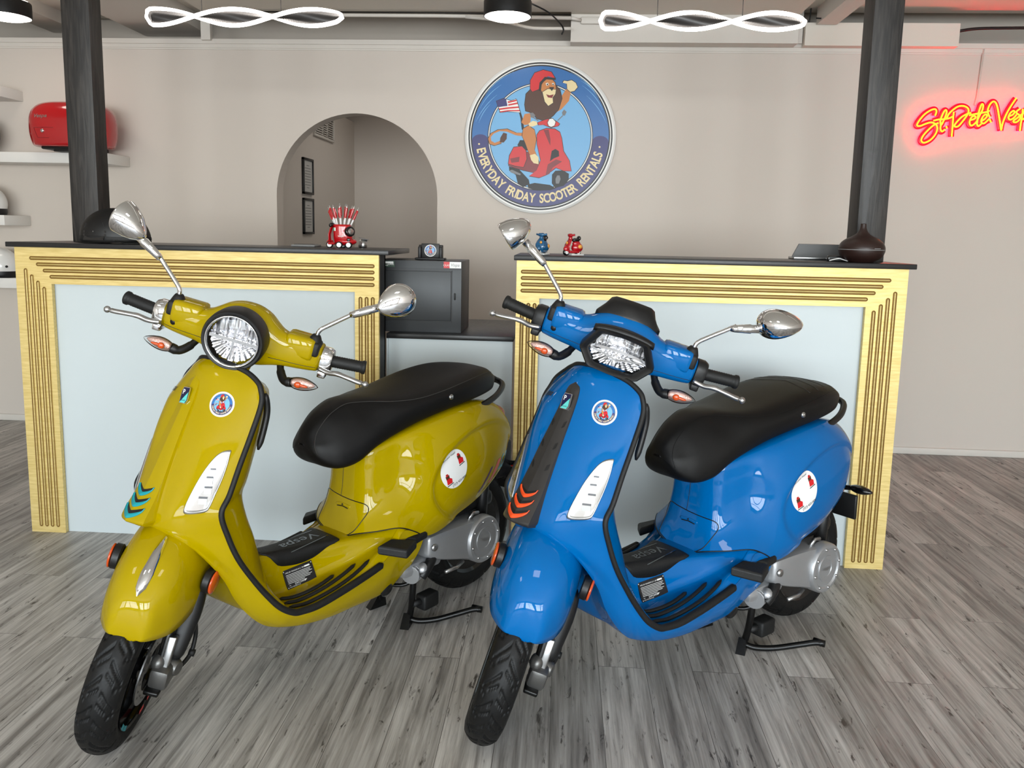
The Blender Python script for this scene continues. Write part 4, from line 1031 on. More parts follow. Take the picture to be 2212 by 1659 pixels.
    mb=MB(); mb.box(-.011,.011,-.012,.012,0,.085,b=.004,M=orient((-.28,0,.96),loc=(1.292,.083,.275))); mb.xf(HS); B(mb,'link_arm',M['alu'],fk)
    mb=MB(); mb.box(1.255,1.325,.055,.106,.222,.282,b=.012); mb.sphere((1.288,.066,.284),(.026,.020,.024),16,12); mb.lathe([(0,.018),(.018,.016),(.024,.006),(.024,-.02)],18,M=orient((.3,1,.1),loc=(1.268,.100,.262))); mb.tube([(1.235,.085,.255),(WFX,.06,.232)],.019,12); mb.lathe([(0,.012),(.013,.011),(.016,0)],16,M=orient((.3,1,0),loc=(1.27,.098,.262)))
    mb.xf(HS); B(mb,'brake_caliper',M['caliper'],fk,angle=40)
    mb=MB(); mb.tube(crs([(1.19,.11,.36),(1.18,.118,.31),(1.20,.122,.265),(1.235,.112,.245),(1.26,.10,.25)],20),.006,8); mb.tube([(1.195,.112,.35),(1.15,.10,.42)],.005,8); mb.lathe([(0,.01),(.010,.01),(.010,-.006),(0,-.006)],10,M=orient((0,1,0),loc=(1.2,.122,.265)))
    mb.xf(HS); B(mb,'brake_hose',M['rubber'],fk)
    mb=MB(); mb.box(1.27,1.34,.055,.095,.215,.228,b=.004); mb.box(1.262,1.275,.06,.09,.22,.29,b=.003); mb.xf(HS); B(mb,'caliper_bracket',M['steel_dark'],fk)
    # ---- front mudguard
    FR_=[(1.384,.3950,.4090,.026),(1.389,.410,.4085,.032),(1.388,.447,.408,.043),(1.376,.495,.406,.057),(1.352,.530,.402,.074),(1.322,.560,.401,.091),(1.28,.588,.405,.104),(1.22,.613,.415,.113),(1.15,.629,.424,.117),(1.08,.627,.426,.117),(1.0,.60,.426,.110)]
    rows=[]
    for x,zr,zb_,w in FR_:
        r=[]
        for k in range(33):
            a=pi*k/32; c_=cos(a); s_=sin(a)
            r.append((x,WFY*.4+w*(abs(c_)**.70)*(1 if c_>0 else -1),zb_+(zr-zb_)*(s_**.80 if zr>zb_ else s_)))
        rows.append(r)
    cols=[cr([Vector(r[j]) for r in rows],60) for j in range(33)]
    mb=MB(); mb.grid([[tuple(cols[j][i]) for j in range(33)] for i in range(60)]); mb.xf(HS)
    fb2=mb.bvh(); fen=B(mb,'front_mudguard',paint,solid=.004)
    mb=MB(); mb.tube([HS((1.15,0,.44)),HS((1.13,0,.55)),HS((1.09,0,.66))],.035,14); B(mb,'steering_tube',M['black_plastic'])
    if not sprint:
        mb=MB(); o=[]
        for k in range(12):
            t=k/11; x=1.232+.128*t; zr=lerp1(x,[1.15,1.22,1.28,1.325,1.355,1.374],[.628,.612,.587,.555,.520,.485])
            hw=lerp1(t,[0,.12,.75,.93,1],[.005,.010,.0175,.015,.002]); y0=WFY*.4
            nx_,nz_=lerp1(x,[1.22,1.36],[.40,.85]),lerp1(x,[1.22,1.36],[.92,.55])
            o.append([(x+nx_*l_,y0+hw*q_,zr+nz_*l_) for q_,l_ in ((-1,-.001),(-.8,.006),(0,.011),(.8,.006),(1,-.001))])
        mb.grid(o); mb.xf(HS); B(mb,'mudguard_crest',M['chrome'],fen,label='chrome mudguard crest')
    for sy in both:
        mb=MB(); c0=(1.207,sy*.113,.503); mb.lathe([(0,0),(.030,0),(.034,.004),(.034,.020),(.030,.023),(0,.023)],28,M=orient((.12,sy,.02),loc=c0)); mb.xf(HS); rf=B(mb,'side_reflector',M['black_plastic'],fen,angle=40)
        mb=MB(); mb.lathe([(.0305,.0232),(.033,.024),(.033,.0275),(.027,.030),(0,.0305)],28,M=orient((.12,sy,.02),loc=c0)); mb.xf(HS); B(mb,'amber_lens',M['amber'],rf,label='amber reflector lens')
    # ---- horn cover with slots and badge
    def fx(y,z):
        h=shield_bvh.ray_cast(Vector((2,y,z)),Vector((-1,0,0)))
        return h[0].x if h[0] else 1.22
    ZS=[.992,.982,.965,.93,.88,.82,.76,.70,.668,.642,.626,.616]
    yo=lambda z:-.026*max(0,min(1,(.90-z)/.27))
    SS=[-1,-.99]+[-.96+1.92*k/26 for k in range(27)]+[.99,1]
    HW=[.012,.022,.0255,.0275,.031,.036,.041,.047,.051,.053,.053,.047]
    HT=[.002,.006,.009,.0115,.013,.015,.018,.024,.033,.043,.048,.036]
    rows=[]
    for z,hw,ht in zip(ZS,HW,HT):
        r=[]
        for s in SS:
            r.append((fx(hw*s+yo(z),max(z,.603))+(ht*.72+.35*ht*(1-abs(s)) if abs(s)<.995 else 0)-.0015,hw*s+yo(z),z-.004*abs(s)))
        rows.append(r)
    base=[(fx(p[1],.606)-.01,p[1]*.95,p[2]-.006) for p in rows[-1]]
    cols=[cr([Vector(r[j]) for r in rows],70) for j in range(31)]
    g=[[tuple(cols[j][i]) for j in range(31)] for i in range(70)]
    mb=MB(); mb.grid(g+[base]); hb_=mb.bvh(); horn=B(mb,'horn_cover',M['graphite'] if sprint else paint,angle=40,**({'label':'graphite grey horn cover'} if sprint else {}))
    hx=lambda y,z,l=0:((hb_.ray_cast(Vector((2,y,z)),Vector((-1,0,0)))[0] or Vector((1.24,y,z))).x+l,y,z)
    for k,z0 in enumerate((.701,.676,.651)):
        w=.034+.003*k; h_=.0155+.0012*k; top_=[]; mid_=[]; low_=[]; lip=[]
        for j in range(25):
            q_=-1+2*j/24; y=w*q_+yo(z0); zu=z0+.009*abs(q_)**1.4; hh=h_*sqrt(max(0,1-q_*q_))**.8+.0006
            top_.append(hx(y,zu,.0008)); mid_.append(hx(y,zu-hh*.42,.0010)); low_.append(hx(y,zu-hh,.0015)); lip.append(hx(y,zu-hh*.80,.0060))
        mb=MB(); mb.grid([mid_,lip,low_]); B(mb,'horn_slot_trim',M['orange'] if sprint else M['teal'],horn)
        mb=MB(); mb.grid([top_,mid_]); B(mb,'horn_slot',M['black_plastic'],horn)
    if sprint:
        for z in (.872,.815,.758):
            for sy in both:
                hw=lerp1(z,[.70,.76,.82,.88],[.044,.037,.032,.028]); mb=MB()
                mb.add([hx(sy*hw*k_+yo(z),z+dz_,.0012) for k_,dz_ in ((.62,0),(.88,.005),(.93,.020),(.70,.016))],[(0,1,2,3)])
                B(mb,'cover_notch',M['black_plastic'],horn,smooth=False)
    d=Decal(hb_,(1.1,0,.94),(1,0,.35),lift=.0025)
    mb=MB(); hexa=[(-.0135,.010),(-.009,.021),(.0135,.021),(.0135,-.012),(.009,-.021),(-.0135,-.021)]
    Mb=orient((1,.10,.36),loc=d.c+Vector((.0015,.001,0)))
    mb.prism([(p[0]*1.14,p[1]*1.08) for p in hexa],.004,0,M=Mb)
    mb.add([(p[0],p[1],.0046) for p in hexa[:4]]+[(-.0135,-.021,.0046)],[(0,4,3),(0,3,2),(0,2,1)],1,M=Mb)
    mb.add([(.0135,.010,.0048),(.0135,-.012,.0048),(.009,-.021,.0048),(-.0135,-.021,.0048)],[(0,3,2),(0,2,1)],2,M=Mb)
    add_text(mb,'P',.013,Mb@Matrix.Translation((-.004,.003,.0052)),3,bold=.02); add_text(mb,'PIAGGIO',.0035,Mb@Matrix.Translation((.0,-.016,.0052)),1)
    B(mb,'badge',[M['chrome'],M['navy'],M['mint'],M['decal_white']],horn,smooth=False,label='navy and mint lettered badge')
    # script on the right of the shield
    mb=MB(); dS=Decal(shield_bvh,(1.06,-.10,.93),(1,-.6,.3),lift=.002); v,f=text2d('Vespa',.020,.35,.01); dS.flat(mb,[(p[0],p[1]+.25*p[0]) for p in v],f,0); B(mb,'front_script',M['steel_dark'],body)
    # round shop sticker
    dS=Decal(shield_bvh,(1.061,.107,.925),(.85,.5,.15),lift=.0012); R_=.0345; mb=MB()
    sc=lambda pts:[(p[0]*R_,p[1]*R_) for p in pts]
    emblem(lambda r,c,l: dS.disc(mb,r*R_,r*R_,c,l*.8,n=48,rings=5), lambda pts,c,l: dS.poly(mb,sc(pts),c,l*.8), lambda v,f,c,l: dS.flat(mb,sc(v),f,c,l*.8), True, .10)
    B(mb,'round_shop_sticker',[M[k] for k in EM_MATS],body,label='round white edged sticker with rider emblem')
    # daytime lamps
    for sy in both:
        T=[(1.07,.154,.802),(1.076,.158,.793),(1.085,.160,.770),(1.10,.160,.735),(1.118,.158,.70),(1.132,.155,.672),(1.140,.149,.661),(1.155,.128,.655),(1.168,.104,.653),(1.168,.099,.664),(1.150,.104,.700),(1.125,.114,.745),(1.10,.126,.780),(1.084,.138,.797)]
        T=T if sy>0 else [right_half(p) for p in T]; T=[(p[0],abs(p[1]),p[2]) for p in T]
        c=sum((Vector(p) for p in T),Vector())/len(T); c.y*=sy
        dD=Decal(shield_bvh,c,(.8,.55*sy,.15),lift=0)
        T2=[]
        for p in T:
            q=Vector((p[0],p[1]*sy,p[2]))-dD.c; T2.append((q.dot(dD.r),q.dot(dD.u)))
        cx=sum(p[0] for p in T2)/len(T2); cy=sum(p[1] for p in T2)/len(T2)
        ring=lambda k,l:[dD.p(cx+(p[0]-cx)*k,cy+(p[1]-cy)*k,l) for p in [(q.x,q.y) for q in cr([(a,b_,0) for a,b_ in T2],56,True)]]
        mb=MB(); mb.grid([ring(1.08,.0002),ring(1.06,.0028),ring(.99,.003),ring(.95,.002)],closed=True); lamp=B(mb,'daytime_lamp',M['alu'])
        mb=MB(); mb.grid([ring(.97,.002),ring(.93,.0018),ring(.6,.0012),ring(.3,.0012),ring(.02,.0012)],closed=True)
        B(mb,'lamp_reflector',M['reflector'],lamp)
        mb=MB()
        for i,(px_,py_) in enumerate([(cx+dx,cy+dy) for dx,dy in [(.012*sy*(-1),-.045),(-.001,-.018),(.0,.008),(.006*sy,.03)]]):
            w=.012-.0015*i
            mb.add([dD.p(px_-w,py_-.008,.002),dD.p(px_+w,py_-.008,.002),dD.p(px_+w,py_+.006,.002),dD.p(px_-w,py_+.006,.002)],[(0,1,2,3)],0)
            mb.add([dD.p(px_-w,py_+.007,.002),dD.p(px_+w,py_+.007,.002),dD.p(px_+w,py_+.012,.002),dD.p(px_-w,py_+.012,.002)],[(0,1,2,3)],1)
        B(mb,'lamp_cell',[M['decal_white'],M['decal_grey']],lamp,smooth=False)
        mb=MB(); mb.grid([ring(.97,.0032),ring(.85,.004),ring(.5,.0045),ring(.02,.0045)],closed=True); B(mb,'lamp_lens',M['clear'],lamp)
    # ---- handlebar head (all turned with the steering)
    XF=lambda mb: mb.xf(S)
    ys=[0,.03,.06,.085,.105,.13,.17,.205,.222,.226]
    if sprint: zt_=[1.184,1.182,1.174,1.162,1.150,1.142,1.138,1.134,1.128,1.10]; zb2=[1.022,1.024,1.030,1.038,1.042,1.046,1.048,1.050,1.054,1.08]; xf_=[.996,.996,.995,.992,.988,.983,.977,.968,.958,.94]
    else: zt_=[1.193,1.190,1.178,1.160,1.147,1.140,1.137,1.133,1.128,1.10]; zb2=[1.022,1.022,1.026,1.034,1.040,1.045,1.048,1.050,1.054,1.08]; xf_=[.992,.992,.990,.988,.985,.981,.976,.966,.956,.94]
    xr=[.885,.886,.890,.898,.902,.902,.897,.888,.884,.90]
    rows=[]
    for y,a,b_,x1,x0 in zip(ys,zt_,zb2,xf_,xr):
        cz=(a+b_)/2; hz=(a-b_)/2; cx=(x1+x0)/2; hx_=(x1-x0)/2; r=[]
        for k in range(32):
            t=2*pi*k/32; e=.72
            r.append((cx+hx_*abs(cos(t))**e*(1 if cos(t)>0 else -1),y,cz+hz*abs(sin(t))**e*(1 if sin(t)>0 else -1)))
        rows.append(r)
    full=[[(p[0],-p[1],p[2]) for p in r] for r in rows[:0:-1]]+rows
    cols=[cr([Vector(r[j]) for r in full],90) for j in range(32)]
    mb=MB(); mb.grid([[tuple(cols[j][i]) for j in range(32)] for i in range(90)],closed=True,cap0=True,cap1=True)
    for sy in both: # switch bulges
        rows=[]
        for y,k in ((.116,.62),(.122,.93),(.13,1),(.192,1),(.200,.94),(.204,.7)):
            r=[(.935+.043*k*abs(cos(t))**.42*(1 if cos(t)>0 else -1),sy*y,1.116+.033*k*abs(sin(t))**.42*(1 if sin(t)>0 else -1)) for t in [2*pi*i/20 for i in range(20)]]
            rows.append(r)
        mb.grid(rows,closed=True,cap0=True,cap1=True)
    head_bvh=mb.bvh(); XF(mb); head=B(mb,'handlebar_cover',paint,angle=55)
    mb=MB()
    for sy in both:
        o=[]
        for k in range(18):
            y=sy*(.088+.13*k/17); h=head_bvh.ray_cast(Vector((1.3,y,1.068)),Vector((-1,0,0)))
            if h[0]: o.append(tuple(h[0]))
        mb=MB(); mb.tube(o,.0009,6); XF(mb); B(mb,'cover_seam',M['black_plastic'],head)
    h=head_bvh.ray_cast(Vector((1.3,-.19,1.085)),Vector((-1,0,0)))[0]
    mb=MB(); mb.lathe([(0,.001),(.0085,.001),(.0085,-.01)],16,M=orient((1,-.1,0),loc=h)); XF(mb); B(mb,'key_hole',M['black_plastic'],head)
    mb=MB(); mb.tube(crs([(.965,0,1.05),(.99,0,1.0),(1.005,0,.94)],10),[.052,.05,.048,.046,.046,.046,.046,.046,.046,.046],20); XF(mb); B(mb,'steering_neck',paint)
    # headlamp
    if not sprint:
        Mh=orient((1,0,-.06),loc=(1.038,0,1.108))
        mb=MB(); mb.lathe([(.074,-.06),(.0845,-.04),(.0865,-.01),(.0855,.014),(.0815,.022),(.076,.022),(.072,.018),(.070,.008)],56,M=Mh); XF(mb); hl=B(mb,'headlamp_rim',M['black_plastic'],angle=50)
        mb=MB(); mb.lathe([(.0722,.018),(.0735,.024),(.0705,.026),(.068,.019)],56,M=Mh); XF(mb); B(mb,'chrome_ring',M['chrome'],hl,label='chrome ring')
        inside=lambda x,y:x*x+y*y<.067**2; ext=.066; outline=None
    else:
        Mh=orient((1,0,-.06),loc=(1.038,0,1.098))
        poly=[(-.066,.050),(0,.056),(.066,.050),(.099,-.010),(.066,-.053),(0,-.058),(-.066,-.053),(-.099,-.010)]
        def rr_(k,l,dx=0): 
            P=[]
            for i,p in enumerate(poly):
                a=Vector((poly[i-1][0],poly[i-1][1],0)); b_=Vector((p[0],p[1],0)); c=Vector((poly[(i+1)%8][0],poly[(i+1)%8][1],0))
                P+= [b_+(a-b_)*.22,b_+(a-b_)*.07,b_+(c-b_)*.07,b_+(c-b_)*.22]
            return [tuple(Mh@Vector((q.x*k,q.y*k,l))) for q in P]
        mb=MB(); mb.grid([rr_(.95,-.05),rr_(1.06,-.03),rr_(1.09,0),rr_(1.07,.024),rr_(1.02,.030),rr_(.88,.024),rr_(.83,.012)],closed=True); XF(mb); hl=B(mb,'headlamp_rim',M['black_plastic'],angle=45)
        # hood over the lamp and the dark fly screen
        mb=MB(); rows=[]
        for k in range(15):
            s=-1+2*k/14; y=.085*s; z=1.158-.012*abs(s)**2.2
            rows.append([(1.062-.010*abs(s),y,z-.008),(1.068-.012*abs(s),y,z+.002),(1.052-.01*abs(s),y*.99,z+.009),(1.034,y*.97,z+.008)])
        mb.grid(rows); XF(mb); B(mb,'lamp_hood',M['black_plastic'],hl,solid=.003)
        mb=MB(); rows=[]
        for k in range(17):
            s=-1+2*k/16; y=.094*s
            zt2=1.222-.010*abs(s)**2-.045*max(0,abs(s)-.72)/.28
            zb3=1.184-.016*abs(s)**1.5
            rows.append([(.972-.03*abs(s)**2,y,zb3-.012),(.968-.03*abs(s)**2,y,zb3),(.955-.03*abs(s)**2,y*.97,(zt2+zb3)/2+.003),(.930-.03*abs(s)**2,y*.90,zt2),(.905-.03*abs(s)**2,y*.86,zt2-.004)])
        mb.grid(rows); XF(mb); B(mb,'fly_screen',M['black_plastic'],solid=.004,label='dark fly screen')
        def inside(x,y):
            for i in range(8):
                a,b_=poly[i],poly[(i+1)%8]
                if ((b_[0]-a[0])*(y-a[1])-(b_[1]-a[1])*(x-a[0]))>-.0: return False
            return True
        _in=inside; inside=lambda x,y:_in(x/.86,y/.86); ext=.086
    # reflector bowl: fluted facets
    mb=MB(); n=44; idx={}; vv=[]; ff=[]
    def dep(x,y):
        r=sqrt(x*x+y*y); fl=.0022*sin(x*460)*(1 if y>.004 else 0)+.0016*sin(atan2(y,x)*22)*(1 if y<-.004 else 0)
        bar=.010 if abs(y)<.006 else 0
        return -.016+.018*(r/.08)**2+fl+bar-.008*(1 if (abs(x)<.020 and .008<abs(y)<.03) else 0)
    for i in range(n+1):
        for j in range(n+1):
            x=-ext+2*ext*i/n; y=-ext+2*ext*j/n
            if inside(x,y): idx[(i,j)]=len(vv); vv.append(tuple(Mh@Vector((x,y,dep(x,y)))))
    for i in range(n):
        for j in range(n):
            q=[(i,j),(i+1,j),(i+1,j+1),(i,j+1)]
            if all(a in idx for a in q): ff.append(tuple(idx[a] for a in q))
    mb.add(vv,ff); XF(mb); B(mb,'headlamp_reflector',M['reflector'],hl,smooth=False)
    mb=MB(); pt=[(.0,.0)]
    if sprint:
        mb.add([tuple(Mh@Vector(p)) for p in ((-.075,-.004,.008),(-.02,-.012,.010),(0,-.018,.012),(.02,-.012,.010),(.075,-.004,.008),(.075,-.010,.008),(.02,-.018,.010),(0,-.024,.012),(-.02,-.018,.010),(-.075,-.010,.008))],[(0,1,8,9),(1,2,7,8),(2,3,6,7),(3,4,5,6)])
    else: mb.box(-.066,.066,-.0045,.0045,.004,.010,M=Mh); mb.box(-.003,.003,-.06,.06,.0,.004,M=Mh)
    XF(mb); B(mb,'lamp_divider',M['chrome'],hl,smooth=False)
    mb=MB()
    if sprint: mb.grid([rr_(.86,.014),rr_(.7,.019),rr_(.35,.023),rr_(.01,.024)],closed=True)
    else: mb.lathe([(.070,.020),(.055,.026),(.03,.030),(0,.0315)],48,M=Mh)
    XF(mb); B(mb,'headlamp_lens',M['clear'],hl)
    # controls
    for sy in both:
        mb=MB(); rows=[]
        for y,k in ((.220,.8),(.226,1),(.246,1),(.256,.86),(.258,.6)):
            rows.append([(.925+.034*k*abs(cos(t))**.75*(1 if cos(t)>0 else -1),sy*y,1.087+.040*k*abs(sin(t))**.75*(1 if sin(t)>0 else -1)) for t in [2*pi*i/24 for i in range(24)]])
        mb.grid(rows,closed=True,cap0=True,cap1=True); mb.box(.90,.955,sy*.238-.012,sy*.238+.012,1.04,1.06,b=.004); XF(mb); B(mb,'switch_housing',M['black_plastic'] if sprint else M['chrome'],angle=45)
        mb=MB(); P=[(.922,sy*.245,1.0885),(.916,sy*.30,1.0925),(.910,sy*.352,1.0955)]
        A=Vector(P[0]); Bv=Vector(P[2]); ax=(Bv-A); L_=ax.length
        prof=[(0,0),(.0178,0)]+[(.0178-(.0011 if (k%2) else 0),.008+.0035*k) for k in range(int((L_-.022)/.0035))]+[(.0178,L_-.012),(.0200,L_-.010),(.0200,L_-.002),(.0178,L_),(0,L_)]
        mb.lathe(prof,24,M=orient(ax,loc=A)); XF(mb); B(mb,'grip',M['rubber'])
        mb=MB(); P=[(.958,sy*.228,1.070),(.967,sy*.258,1.068),(.977,sy*.285,1.075),(.982,sy*.315,1.074),(.980,sy*.345,1.070),(.976,sy*.362,1.0685)]
        mb.tube(crs(P,26),[.009]*6+[.0095]*6+[.0085]*12+[.006,.005],12,flat=.8); mb.sphere((.976,sy*.368,1.068),.0095,14,10); XF(mb); B(mb,'brake_lever',M['alu'])
        # mirror
        c=Vector((.93,sy*.392,1.322)) if not sprint else Vector((.925,.392,1.293) if sy>0 else (.925,-.397,1.285))
        mb=MB(); mb.tube(crs([(.945,sy*.196,1.128),(.945,sy*.197,1.160)],6),[.022,.022,.021,.018,.015,.011],14); mb.box(.918,.972,sy*.20-.017,sy*.20+.017,1.100,1.142,b=.007); XF(mb); mroot=B(mb,'mirror_boot',M['rubber'])
        k0=Vector((.93,sy*.300,1.262)) 
        mb=MB(); mb.tube(crs([(.945,sy*.197,1.155),(.944,sy*.202,1.175),(.940,sy*.225,1.198),(.932,sy*.285,1.252)],22),.0062,12)
        ce=c+Vector((.012,-sy*.048,-.034 if not sprint else -.028)); s0=Vector((.934,sy*.272,1.240))
        if sprint and sy<0: ce=Vector((.928,-.346,1.284))
        mb.tube([s0,s0.lerp(ce,.15),s0.lerp(ce,.7),s0.lerp(ce,.74),ce],[.0085,.0105,.0135,.0115,.0115],16); XF(mb); B(mb,'mirror_stem',M['chrome'],mroot)
        # cup
        if not sprint:
            axd=(Vector((-1,.02,.02)) if sy>0 else Vector((-.25,-.95,.2))).normalized()
            Mm=orient(axd,up=(0,0,1),loc=c)
            pr=[(0,-.060),(.008,-.058),(.020,-.050),(.034,-.036),(.044,-.018),(.0485,0),(.0485,.004),(.046,.006)]
            mb=MB(); mb.lathe(pr,44,M=Mm)
            # draw the bowl toward the stem so it reads as a cone
            tip=ce
            def pull(p):
                q=Vector(p)-c; h=q.dot(axd); k=max(0,(-h)/.06); return tuple(Vector(p)+(ce-(c-axd*.03))*k**1.5*.85)
            mb.xf(pull); XF(mb); cup=B(mb,'mirror_cup',M['chrome'],mroot)
            mb=MB(); mb.lathe([(.046,.0055),(.0,.0055)],44,M=Mm); XF(mb); B(mb,'mirror_glass',M['chrome'],cup)
        else:
            axd=(Vector((-1,.05,.02)) if sy>0 else Vector((.15,-.65,-.74))).normalized(); Mm=orient(axd,up=(0,-.30,.95) if sy>0 else (0,.65,-.76),loc=c)
            rows=[]
            for h,k in ((-.050,.02),(-.047,.30),(-.040,.52),(-.028,.76),(-.012,.94),(0,1),(.005,1),(.007,.95)):
                r=[]
                for i in range(40):
                    t=2*pi*i/40; ex=.062*cos(t); ey=.041*sin(t)*(1-.28*cos(t)*(-1 if sy>0 else 1)*(1))
                    r.append(tuple(Mm@Vector((ex*k,ey*k,h*(1.45 if sy<0 else 1)))))
                rows.append(r)
            mb=MB(); mb.grid(rows,closed=True,cap0=True); XF(mb); cup=B(mb,'mirror_cup',M['chrome'],mroot)
            mb=MB(); mb.add([tuple(Mm@Vector((.058*cos(2*pi*i/40),.038*sin(2*pi*i/40)*(1+.28*cos(2*pi*i/40)*(1 if sy>0 else -1)),.0065))) for i in range(40)],[tuple(range(40))]); XF(mb); B(mb,'mirror_glass',M['chrome'],cup)
        # indicator
        mb=MB(); mb.tube(crs([(.955,sy*.120,1.048),(.975,sy*.132,1.030),(.995,sy*.150,1.018),(1.002,sy*.172,1.022)],16),[.010]*4+[.012]*8+[.014]*4,12); XF(mb); ind=B(mb,'front_indicator',M['black_plastic'])
        def tear(k,lx,y0=.165,y1=.247):
            rows=[]
            for i in range(17):
                t=i/16; r=.0215*k*(sin(pi*min(1,(.10+.90*t)))**.62 if t<.999 else .02)*(1-.25*t)
                rows.append([(1.006+lx+.75*r*cos(a),sy*(y0+(y1-y0)*t),1.024+r*sin(a)+.006*t) for a in [2*pi*j/20 for j in range(20)]])
            return rows
        mb=MB(); mb.grid(tear(1,0),closed=True,cap0=True,cap1=True); XF(mb); B(mb,'indicator_lens',M['clear'],ind)
        mb=MB(); mb.grid(tear(.78,-.001,.17,.238),closed=True,cap0=True,cap1=True); XF(mb); B(mb,'indicator_reflector',M['lens_back'],ind)
        mb=MB(); mb.sphere((1.020,sy*.192,1.026),(.006,.010,.009),14,10); mb.sphere((1.020,sy*.205,1.027),(.004,.016,.004),12,8); XF(mb); B(mb,'indicator_bulb',M['amber'],ind,label='amber bulb')
    return root
# ------------------------------------------------------------------ wall shelves and what stands on them
def shelf(x1,z,lb,x0=-5.15):
    mb=MB(); mb.box(x0-x1,0,-.262,-.0005,-.066,0,b=.002); o=B_(mb,'wall_shelf',M['white'],angle=40,label=lb,cat='shelf',group='white floating wall shelves'); o.location=(x1,YW,z)
shelf(-3.665,2.268,'topmost white floating shelf at the left edge'); shelf(-2.94,1.848,'white floating shelf under the red top case')
shelf(-3.662,1.442,'short white floating shelf left of the left post, under the red top case shelf'); shelf(-3.55,1.030,'lowest white floating shelf at the left edge')
# red top case
root=empty('top_case',(-3.175,5.05,1.8485),label='red scooter top case on the shelf behind the left post',cat='top case')
mb=MB(); rows=[]
for z,k,dy in ((.030,.86,0),(.045,.93,0),(.10,.985,0),(.165,1.0,0),(.215,.985,0),(.26,.92,.004),(.295,.78,.01),(.312,.55,.015),(.318,.2,.02)):
    r=[]
    for i in range(48):
        t=2*pi*i/48; e=.62; r.append((.262*k*abs(cos(t))**e*(1 if cos(t)>0 else -1),dy+.17*k*abs(sin(t))**.85*(1 if sin(t)>0 else -1),z))
    rows.append(r)
cols=[cr([Vector(r[j]) for r in rows],40) for j in range(48)]
mb.grid([[tuple(cols[j][i]) for j in range(48)] for i in range(40)],closed=True,cap0=True,cap1=True); tcb=mb.bvh(); tc_=B_(mb,'case_shell',M['red_gloss'],root)
mb=MB(); mb.box(-.15,.15,-.12,.14,.012,.034,b=.01); mb.box(-.08,.12,-.10,.10,0,.02,b=.004); B_(mb,'mounting_base',M['black_plastic'],root)
mb=MB(); d=Decal(tcb,(-.115,-.2,.205),(-.1,-1,.1)); v,f=text2d('Vespa',.022,.3,.01); d.flat(mb,[(p[0]*1.3,p[1]) for p in v],f,0,.001); B_(mb,'case_script',M['chrome'],tc_)
mb=MB(); d=Decal(tcb,(-.105,-.2,.120),(-.1,-1,0)); mb.lathe([(0,.006),(.010,.006),(.012,.003),(.012,-.004)],20,M=orient(d.n,loc=d.c)); B_(mb,'case_lock',M['chrome'],tc_)
mb=MB()
for P in ([(-.065,.02),(.075,.02)],[(-.065,.02),(-.04,-.042)],[(-.04,-.042),(.04,-.042)]):
    o=[]
    for k in range(12):
        t=k/11; o.append(d.p(P[0][0]+(P[1][0]-P[0][0])*t,P[0][1]+(P[1][1]-P[0][1])*t,.0))
    mb.tube(o,.0012,6)
B_(mb,'lid_seam',M['decal_darkred'],tc_)
# white open face helmets
def open_helmet(loc,rz,lb):
    root=empty('open_face_helmet',loc,rz,label=lb,cat='helmet',group='white helmets on the shelves')
    mb=MB(); rows=[]
    for i in range(19):
        a=pi*i/18*.62; rows.append([(.135*sin(a)*cos(t),.115*sin(a)*sin(t),.075+.125*cos(a)-(.0 if a<1.2 else .0)) for t in [2*pi*k/40 for k in range(40)]])
    rows.append([(p[0]*.97,p[1]*.97,.018) for p in rows[-1]]); mb.grid(rows,closed=True); B_(mb,'helmet_shell',M['white_gloss'],root,solid=.006)
    mb=MB(); rows=[[(.130*k*cos(t),.111*k*sin(t),z) for t in [2*pi*q/40 for q in range(40)]] for k,z in ((1.0,.050),(1.01,.02),(.97,.002),(.85,.001))]; mb.grid(rows,closed=True); B_(mb,'helmet_lining',M['black_plastic'],root)
    mb=MB(); mb.lathe([(0,.004),(.008,.004),(.008,-.004)],12,M=orient((.8,-.6,.15),loc=(.108,-.068,.075))); B_(mb,'helmet_stud',M['black_plastic'],root)
open_helmet((-3.86,5.12,1.4425),0,'white open face helmet on the short shelf, cut by the left picture edge')
open_helmet((-3.785,5.10,1.0305),0,'white open face helmet on the lowest shelf beside the gold counter')
mb=MB(); mb.sphere((0,0,.115),(.12,.12,.115),32,18); o=B_(mb,'open_face_helmet',M['black_gloss'],None,label='dark helmet left of the red top case, cut by the picture edge',cat='helmet'); o.location=(-3.87,5.12,1.8485)
# black half helmet on the left counter
root=empty('half_helmet',(-1.975,3.395,TL+.0005),0.05,label='matt black half helmet on the left counter beside the timber post',cat='helmet')
mb=MB(); rows=[]
for i in range(21):
    a=pi/2*i/20*1.04; rows.append([(.152*sin(a)*cos(t)*(1+.04*cos(t)),.093*sin(a)*sin(t),.022+.132*cos(a)-.018*max(0,cos(t))*sin(a)**6+.010*sin(a)**8) for t in [2*pi*k/48 for k in range(48)]])
hh=MB(); mb.grid(rows,closed=True); hb2=mb.bvh(); sh=B_(mb,'helmet_shell',M['black_plastic'],root,solid=.005)
mb=MB(); rows=[[(.150*k*cos(t)*(1+.04*cos(t)),.092*k*sin(t),z) for t in [2*pi*q/48 for q in range(48)]] for k,z in ((1.012,.030),(1.02,.020),(1.0,.008),(.9,.004))]; mb.grid(rows,closed=True); B_(mb,'helmet_rim',M['rubber'],root)
mb=MB(); d=Decal(hb2,(-.045,-.2,.085),(0,-1,.3)); 
for k,(w,hh_) in enumerate(((.055,.0045),(.055,.0045),(.05,.009))): d.poly(mb,[(-w,-.014*k-hh_),(w,-.014*k-hh_),(w,-.014*k+hh_),(-w,-.014*k+hh_)],0,.001)
for q in (-.0,.006): d.disc(mb,.003,.003,1,.002,n=10,rings=1)
